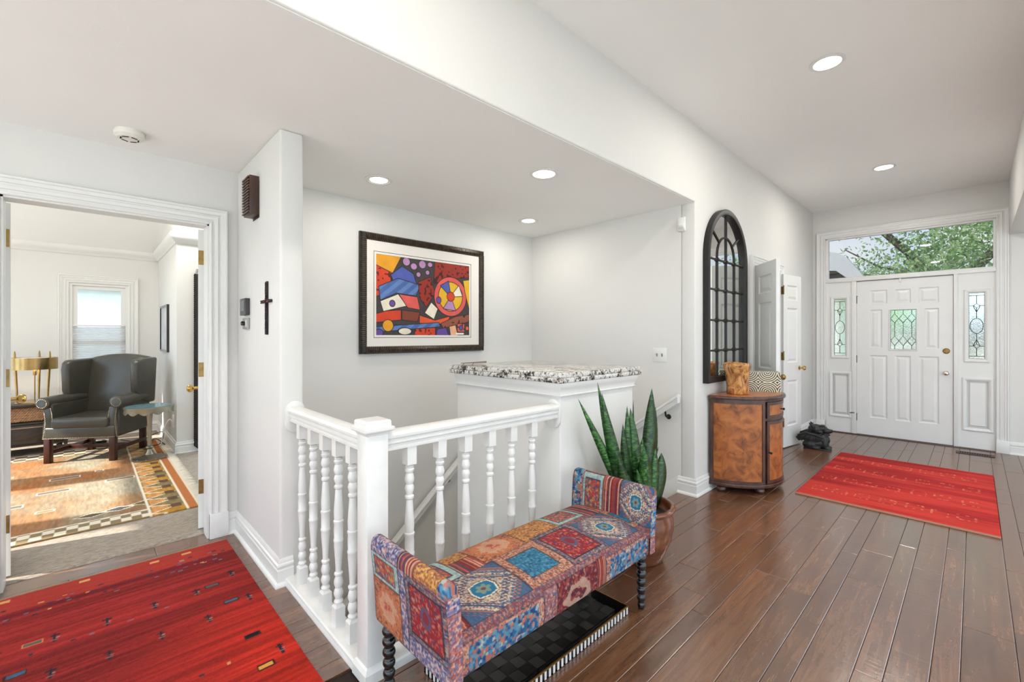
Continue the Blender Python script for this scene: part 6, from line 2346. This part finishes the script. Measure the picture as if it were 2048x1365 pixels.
MB().lathe([(0.014, 0.30), (0.016, 0.33), (0.012, 0.37)], (0, 0, 0), 10).tube([(0, 0, 0.018), (0, 0, 0.30)], 0.006, 6).build('stem', M_LBR, lm, local=True, smooth=True)
cs = thing('cake_stand', (-0.70, 7.24, 0.5755), 'small white dish on a dark stem beside the brass lamp', 'dish')
MB().lathe([(0.05, 0.0), (0.05, 0.004), (0.008, 0.010), (0.007, 0.085), (0.016, 0.094), (0, 0.094)], (0, 0, 0), 16).build('stem', M_BLACKM, cs, local=True, smooth=True)
MB().lathe([(0.0, 0.093), (0.06, 0.095), (0.105, 0.110), (0.105, 0.114), (0.05, 0.101), (0, 0.099)], (0, 0, 0), 28).build('dish', simple('white_glaze', (0.85, 0.85, 0.83), 0.2), cs, local=True, smooth=True)

# picture on the side wall and leaning mirror
pf = thing('side_picture', (0.715, 7.05, 1.12), 'black framed picture seen at a steep angle on the office side wall', 'picture')
MB().sweep([(6.72, 1.12), (7.42, 1.12), (7.42, 1.70), (6.72, 1.70)], [(0, 0), (0, 0.025), (0.025, 0.025), (0.025, 0.0)], mpX(0.715), closed=True).build('frame', M_BLACK, pf)
MB().prism([(6.74, 1.14), (7.40, 1.14), (7.40, 1.68), (6.74, 1.68)], 0.002, 0.012, mpX(0.715)).build('print', simple('grey_print', S(200, 202, 204), 0.5, var=0.15, scale=5), pf)
lmr = thing('standing_mirror', (1.25, 6.05, 0.016), 'tall black beaded-frame mirror behind the right office door', 'mirror')
MB().sweep([(0.872, 0.13), (1.65, 0.13), (1.65, 2.02), (0.872, 2.02)], [(0, 0), (0, 0.03), (0.03, 0.045), (0.075, 0.03), (0.075, 0)], mpY(6.115), closed=True).build('frame', M_BLACKM, lmr, smooth=True)
MB().box(0.94, 1.59, 6.098, 6.105, 0.19, 1.96).build('mirror_glass', M_MIRROR, lmr)
be = MB()
for i in range(84):
    be.lathe([(0, -0.011), (0.009, 0), (0, 0.011)], (0.872, 6.085, 0.14 + i * 0.0224), 6)
o = be.build('beading', M_BLACKM, lmr)
o['kind'] = 'stuff'
MB().tube([(0.885, 6.09, 2.02), (0.90, 6.08, 2.07), (0.94, 6.08, 2.09), (0.98, 6.08, 2.06)], [0.012, 0.018, 0.016, 0.008], 8).build('crest', simple('silver_leaf', S(190, 188, 182), 0.35, 0.7), lmr, smooth=True)
MB().tube([(0.89, 6.09, 0.14), (0.885, 6.08, 0.09), (0.92, 6.06, 0.05), (0.97, 6.06, 0.017)], [0.02, 0.022, 0.018, 0.015], 8).build('foot', M_BLACKM, lmr, smooth=True)
# cables and power strip near the corner
cbm = simple('black_cable', S(28, 28, 28), 0.5)


def cable(pts, r, m, label, cat='cable'):
    P = [Vector(p) for p in pts]
    out = []
    for i in range(len(P) - 1):
        p0_, p1_, p2_, p3_ = P[max(0, i - 1)], P[i], P[i + 1], P[min(len(P) - 1, i + 2)]
        for k_ in range(6):
            t_ = k_ / 6
            out.append(0.5 * ((2 * p1_) + (p2_ - p0_) * t_ + (2 * p0_ - 5 * p1_ + 4 * p2_ - p3_) * t_ * t_ + (3 * p1_ - p0_ - 3 * p2_ + p3_) * t_ ** 3))
    out.append(P[-1])
    tag(MB().tube(out, r, 6).build('power_cable', m, smooth=True), label, cat)


cable([(0.30, 7.30, 0.035), (0.45, 7.05, 0.034), (0.60, 7.05, 0.10), (0.66, 6.75, 0.16), (0.62, 6.60, 0.06), (0.52, 6.70, 0.035), (0.60, 6.95, 0.06), (0.66, 6.60, 0.04)], 0.005, cbm, 'tangled black cable on the kilim behind the pedestal table')
cable([(0.706, 6.36, 0.34), (0.67, 6.36, 0.36), (0.63, 6.38, 0.25), (0.61, 6.40, 0.10), (0.60, 6.44, 0.045)], 0.006, simple('white_cable', (0.8, 0.8, 0.78), 0.5), 'white cable arching from the wall outlet by the pedestal table')
ol = thing('wall_outlet', (0.715, 6.36, 0.28), 'white wall outlet plate on the office side wall', 'outlet')
MB().prism([(6.32, 0.27), (6.40, 0.27), (6.40, 0.41), (6.32, 0.41)], 0.0, 0.006, mpX(0.715)).build('plate', M_TRIM, ol, bev=0.002)
ps = thing('power_strip', (0.10, 7.25, 0.027), 'black power strip on the floor under the armchair', 'power strip', rz=0.3)
MB().box(-0.07, 0.07, -0.025, 0.025, 0.0005, 0.035).build('body', M_BLACK, ps, local=True, bev=0.008)
for k_ in range(3):
    MB().box(-0.05 + k_ * 0.04, -0.028 + k_ * 0.04, -0.012, 0.012, 0.034, 0.037).build('socket', simple('grey_socket', S(90, 90, 90), 0.5), ps, local=True)

M_CREAM = simple('cream_bounce_carpet', (0.80, 0.78, 0.75), 1.0, var=0.05, scale=30, bump=0.4)  # unseen pale covering added to bounce light onto the ceilings
tag(MB().box(-4.6, 6.6, -4.0, -0.75, 0.0005, 0.012).build('bounce_carpet', M_CREAM, bev=0.003), 'large cream carpet added in the room to the right to bounce light, outside the view', 'carpet')
tag(MB().box(-4.8, -1.35, -0.5, 3.2, 0.0005, 0.012).build('bounce_carpet', M_CREAM, bev=0.003), 'large cream carpet added behind the viewer to bounce light, outside the view', 'carpet')

# ================================================================== OUTDOORS
M_GRASS = simple('lawn', S(122, 130, 106), 1.0, var=0.3, scale=4, bump=0.6, bscale=40)
g = MB().slab(-40, 60, -50, 50, -0.5, -0.4, [(BACK - 0.16, XD + 0.2, -4.44, 3.6), (-2.73, 2.43, 3.6, 7.98)], lambda u, v, d: (u, v, d))
struct(g.build('ground', M_GRASS, merge=True), 'lawn outside the house', 'ground')
g = MB().box(XD + 0.16, XD + 2.2, -1.2, 2.6, -0.39, -0.04)
struct(g.build('floor_porch', simple('porch_concrete', S(160, 150, 140), 0.9, var=0.1)), 'concrete porch outside the front door', 'floor')

M_PATIO = simple('bounce_patio_stone', (0.78, 0.77, 0.74), 0.9, var=0.06, scale=3)  # pale ground added to throw daylight up through the openings
g = MB().slab(-14, XD + 0.2, -13, 8.0, -0.39, -0.30, [(BACK - 0.16, XD + 0.2, -4.44, 3.6), (-2.73, 2.43, 3.6, 8.0), (2.43, XD + 0.2, 5.5, 8.0)], lambda u, v, d: (u, v, d))
struct(g.build('floor_bounce_patio', M_PATIO, merge=True), 'pale terrace added around the house to bounce light indoors, outside the view', 'floor')
# neighbouring gable with boxed eave
M_SID = simple('pale_siding', S(196, 196, 198), 0.8, var=0.04, stretch=(1, 1, 8))
M_SHIN = simple('grey_shingles', S(120, 116, 112), 0.9, var=0.25, scale=20)
hs_ = thing('neighbour_house', (13.0, 4.5, -0.4), 'house corner with a pale boxed eave seen at the left of the transom', 'house')
MB().box(12.3, 14.4, 2.25, 8.0, -0.4, 2.75).build('wall', simple('pale_brick', S(178, 174, 168), 0.9, var=0.2, scale=10), hs_)
MB().prism([(2.34, 3.20), (2.06, 3.12), (1.92, 3.02), (1.64, 2.60), (1.58, 2.46), (1.70, 2.40), (1.86, 2.52), (2.10, 2.74), (2.34, 2.76)], 11.8, 12.02, lambda a, b_, h: (h, a, b_)).build('eave_return', M_SID, hs_)
MB().hexa([(12.0, 1.62, 2.42), (14.4, 1.62, 2.42), (14.4, 4.5, 2.62), (12.0, 4.5, 2.62), (12.0, 1.62, 2.5), (14.4, 1.62, 2.5), (14.4, 4.5, 3.95), (12.0, 4.5, 3.95)]).build('roof', M_SHIN, hs_)
MB().box(11.85, 12.3, 2.06, 8.0, 2.70, 3.10).build('soffit', simple('brown_soffit', S(120, 108, 96), 0.9), hs_)
# white neighbour wall opposite the office window
nb_ = thing('garden_wall', (0, 11.5, -0.4), 'bright rendered wall outside the office window', 'wall')
MB().box(-6, 6, 11.5, 11.7, -0.4, 2.2).build('wall', simple('white_render', (0.85, 0.85, 0.86), 0.9), nb_)
MB().box(-6, 6, 11.35, 11.75, 2.2, 2.32).build('coping', simple('grey_coping', S(150, 156, 156), 0.9), nb_)
eo = thing('office_eave', (0.1, 8.2, 2.0), 'grey eave board above the office window outside', 'eave')
MB().box(-1.2, 1.4, 8.0, 8.6, 2.06, 2.14).build('board', simple('eave_grey', S(140, 150, 148), 0.8), eo)

M_BARK = simple('grey_bark', S(98, 88, 80), 0.9, var=0.3, scale=10, bump=0.8, bscale=20)


def m_leafmat(name, c0, c1, c2):
    m, nt, bs = nmat(name)
    v = coords(nt)
    n1 = N(nt, 'ShaderNodeTexNoise', Scale=2.4, Detail=3.0)
    lk(nt, v, n1.inputs['Vector'])
    col = ramp(nt, n1.outputs['Fac'], [(0.3, c0), (0.5, c1), (0.72, c2)])
    lk(nt, col, bs.inputs['Base Color'])
    bs.inputs['Roughness'].default_value = 0.5
    tl = N(nt, 'ShaderNodeBsdfTranslucent')
    lk(nt, col, tl.inputs['Color'])
    mx = nt.nodes.new('ShaderNodeMixShader')
    mx.inputs[0].default_value = 0.35
    lk(nt, bs.outputs[0], mx.inputs[1])
    lk(nt, tl.outputs[0], mx.inputs[2])
    lk(nt, mx.outputs[0], nt.nodes['Material Output'].inputs['Surface'])
    return m


M_LEAF1 = m_leafmat('tree_foliage', S(104, 146, 92), S(158, 190, 128), S(208, 220, 172))
M_LEAF3 = m_leafmat('hedge_foliage', S(88, 112, 84), S(122, 146, 112), S(160, 176, 140))
M_LEAF2 = m_leafmat('light_foliage', S(128, 146, 118), S(160, 174, 142), S(196, 204, 172))


def foliage(mb, centres, per, rad, size, seed):
    rr = np.random.RandomState(seed)
    vs, fs = [], []
    for c_ in centres:
        for _ in range(per):
            p = np.array(c_) + rr.normal(0, 1, 3) * np.array(rad) * 0.5
            a = rr.normal(0, 1, 3)
            a /= np.linalg.norm(a)
            b_ = np.cross(a, rr.normal(0, 1, 3))
            b_ /= np.linalg.norm(b_)
            s_ = size * rr.uniform(0.6, 1.3)
            k_ = len(vs)
            vs += [tuple(p - a * s_), tuple(p + b_ * s_ * 0.45), tuple(p + a * s_), tuple(p - b_ * s_ * 0.45)]
            fs.append((k_, k_ + 1, k_ + 2, k_ + 3))
    return mb.add(vs, fs)


def tree(name, loc, label, limbs, centres, per, rad, size, mleaf, seed):
    t = thing(name, loc, label, 'tree')
    for nm, pts, rs in limbs:
        MB().tube(pts, rs, 8).build(nm, M_BARK, t, smooth=True)
    o = foliage(MB(), centres, per, rad, size, seed).build('foliage', mleaf, t, fix=False)
    o['kind'] = 'stuff'
    return t


rr = random.Random(5)
cen = []
for i in range(20):                 # dense crown on the right of the view
    cen.append((rr.uniform(15.2, 19.0), rr.uniform(-2.6, 0.95), rr.uniform(3.0, 5.2)))
for i in range(7):                 # looser lower boughs in the middle
    cen.append((rr.uniform(15.5, 18.0), rr.uniform(0.9, 2.4), rr.uniform(2.4, 3.1)))
for i in range(2):                  # sprays hanging from above
    cen.append((rr.uniform(15.5, 17.0), rr.uniform(1.6, 3.2), rr.uniform(4.7, 5.1)))
tree('yard_tree', (16.8, 0.3, -0.4), 'large leafy tree filling the right of the transom view', [
    ('trunk', [(16.8, 0.3, -0.4), (16.75, 0.35, 1.2), (16.7, 0.5, 2.4)], [0.26, 0.2, 0.16]),
    ('branch', [(16.7, 0.5, 2.4), (16.6, 0.95, 3.07), (16.5, 1.30, 3.65), (16.3, 1.75, 4.2), (16.1, 2.4, 5.1)], [0.14, 0.11, 0.10, 0.085, 0.05]),
    ('branch', [(16.7, 0.5, 2.4), (16.8, -0.4, 3.6), (16.7, -1.6, 4.8)], [0.13, 0.10, 0.05]),
    ('branch', [(16.5, 1.0, 3.0), (16.6, 1.9, 3.3), (16.4, 2.7, 3.9)], [0.04, 0.03, 0.015])], cen, 520, (1.3, 1.1, 0.9), 0.062, M_LEAF1, 3)
cen = [(rr.uniform(21.5, 23.5), rr.uniform(2.7, 4.6), rr.uniform(1.6, 3.2)) for i in range(14)]
tree('yellow_green_shrub_tree', (22.5, 3.6, -0.4), 'lighter yellow-green small tree behind the eave in the transom view', [
    ('trunk', [(22.5, 3.6, -0.4), (22.5, 3.6, 1.6)], [0.12, 0.06])], cen, 380, (1.2, 1.1, 0.9), 0.09, M_LEAF2, 8)
cen = [(rr.uniform(36, 40), rr.uniform(-8, 11), rr.uniform(0.3, 3.0)) for i in range(34)]
tree('background_hedge', (38, 1, -0.4), 'tall green hedge far across the yard', [('trunk', [(38, 1, -0.4), (38, 1, 1.0)], [0.1, 0.05])], cen, 240, (2.2, 2.0, 1.3), 0.16, M_LEAF3, 11)

fh = thing('far_house', (28.0, -1.0, -0.4), 'low house with a dark roof across the yard, blurred through the door glass', 'house')
MB().box(28.2, 31.0, -4.0, 3.2, -0.4, 1.25).build('wall', M_SID, fh)
MB().prism([(27.8, 1.2), (31.4, 1.2), (29.6, 2.1)], -4.3, 3.5, lambda a, b_, h: (a, h, b_)).build('roof', simple('dark_brown_shingles', S(62, 50, 50), 0.9, var=0.3, scale=6), fh)
for k_ in range(3):
    wf = MB().box(28.16, 28.22, -3.2 + k_ * 2.2, -2.0 + k_ * 2.2, 0.1, 1.0).build('window', M_TRIM, fh)
    MB().box(28.14, 28.17, -3.1 + k_ * 2.2, -2.1 + k_ * 2.2, 0.2, 0.9).build('pane', M_BLACK, wf)
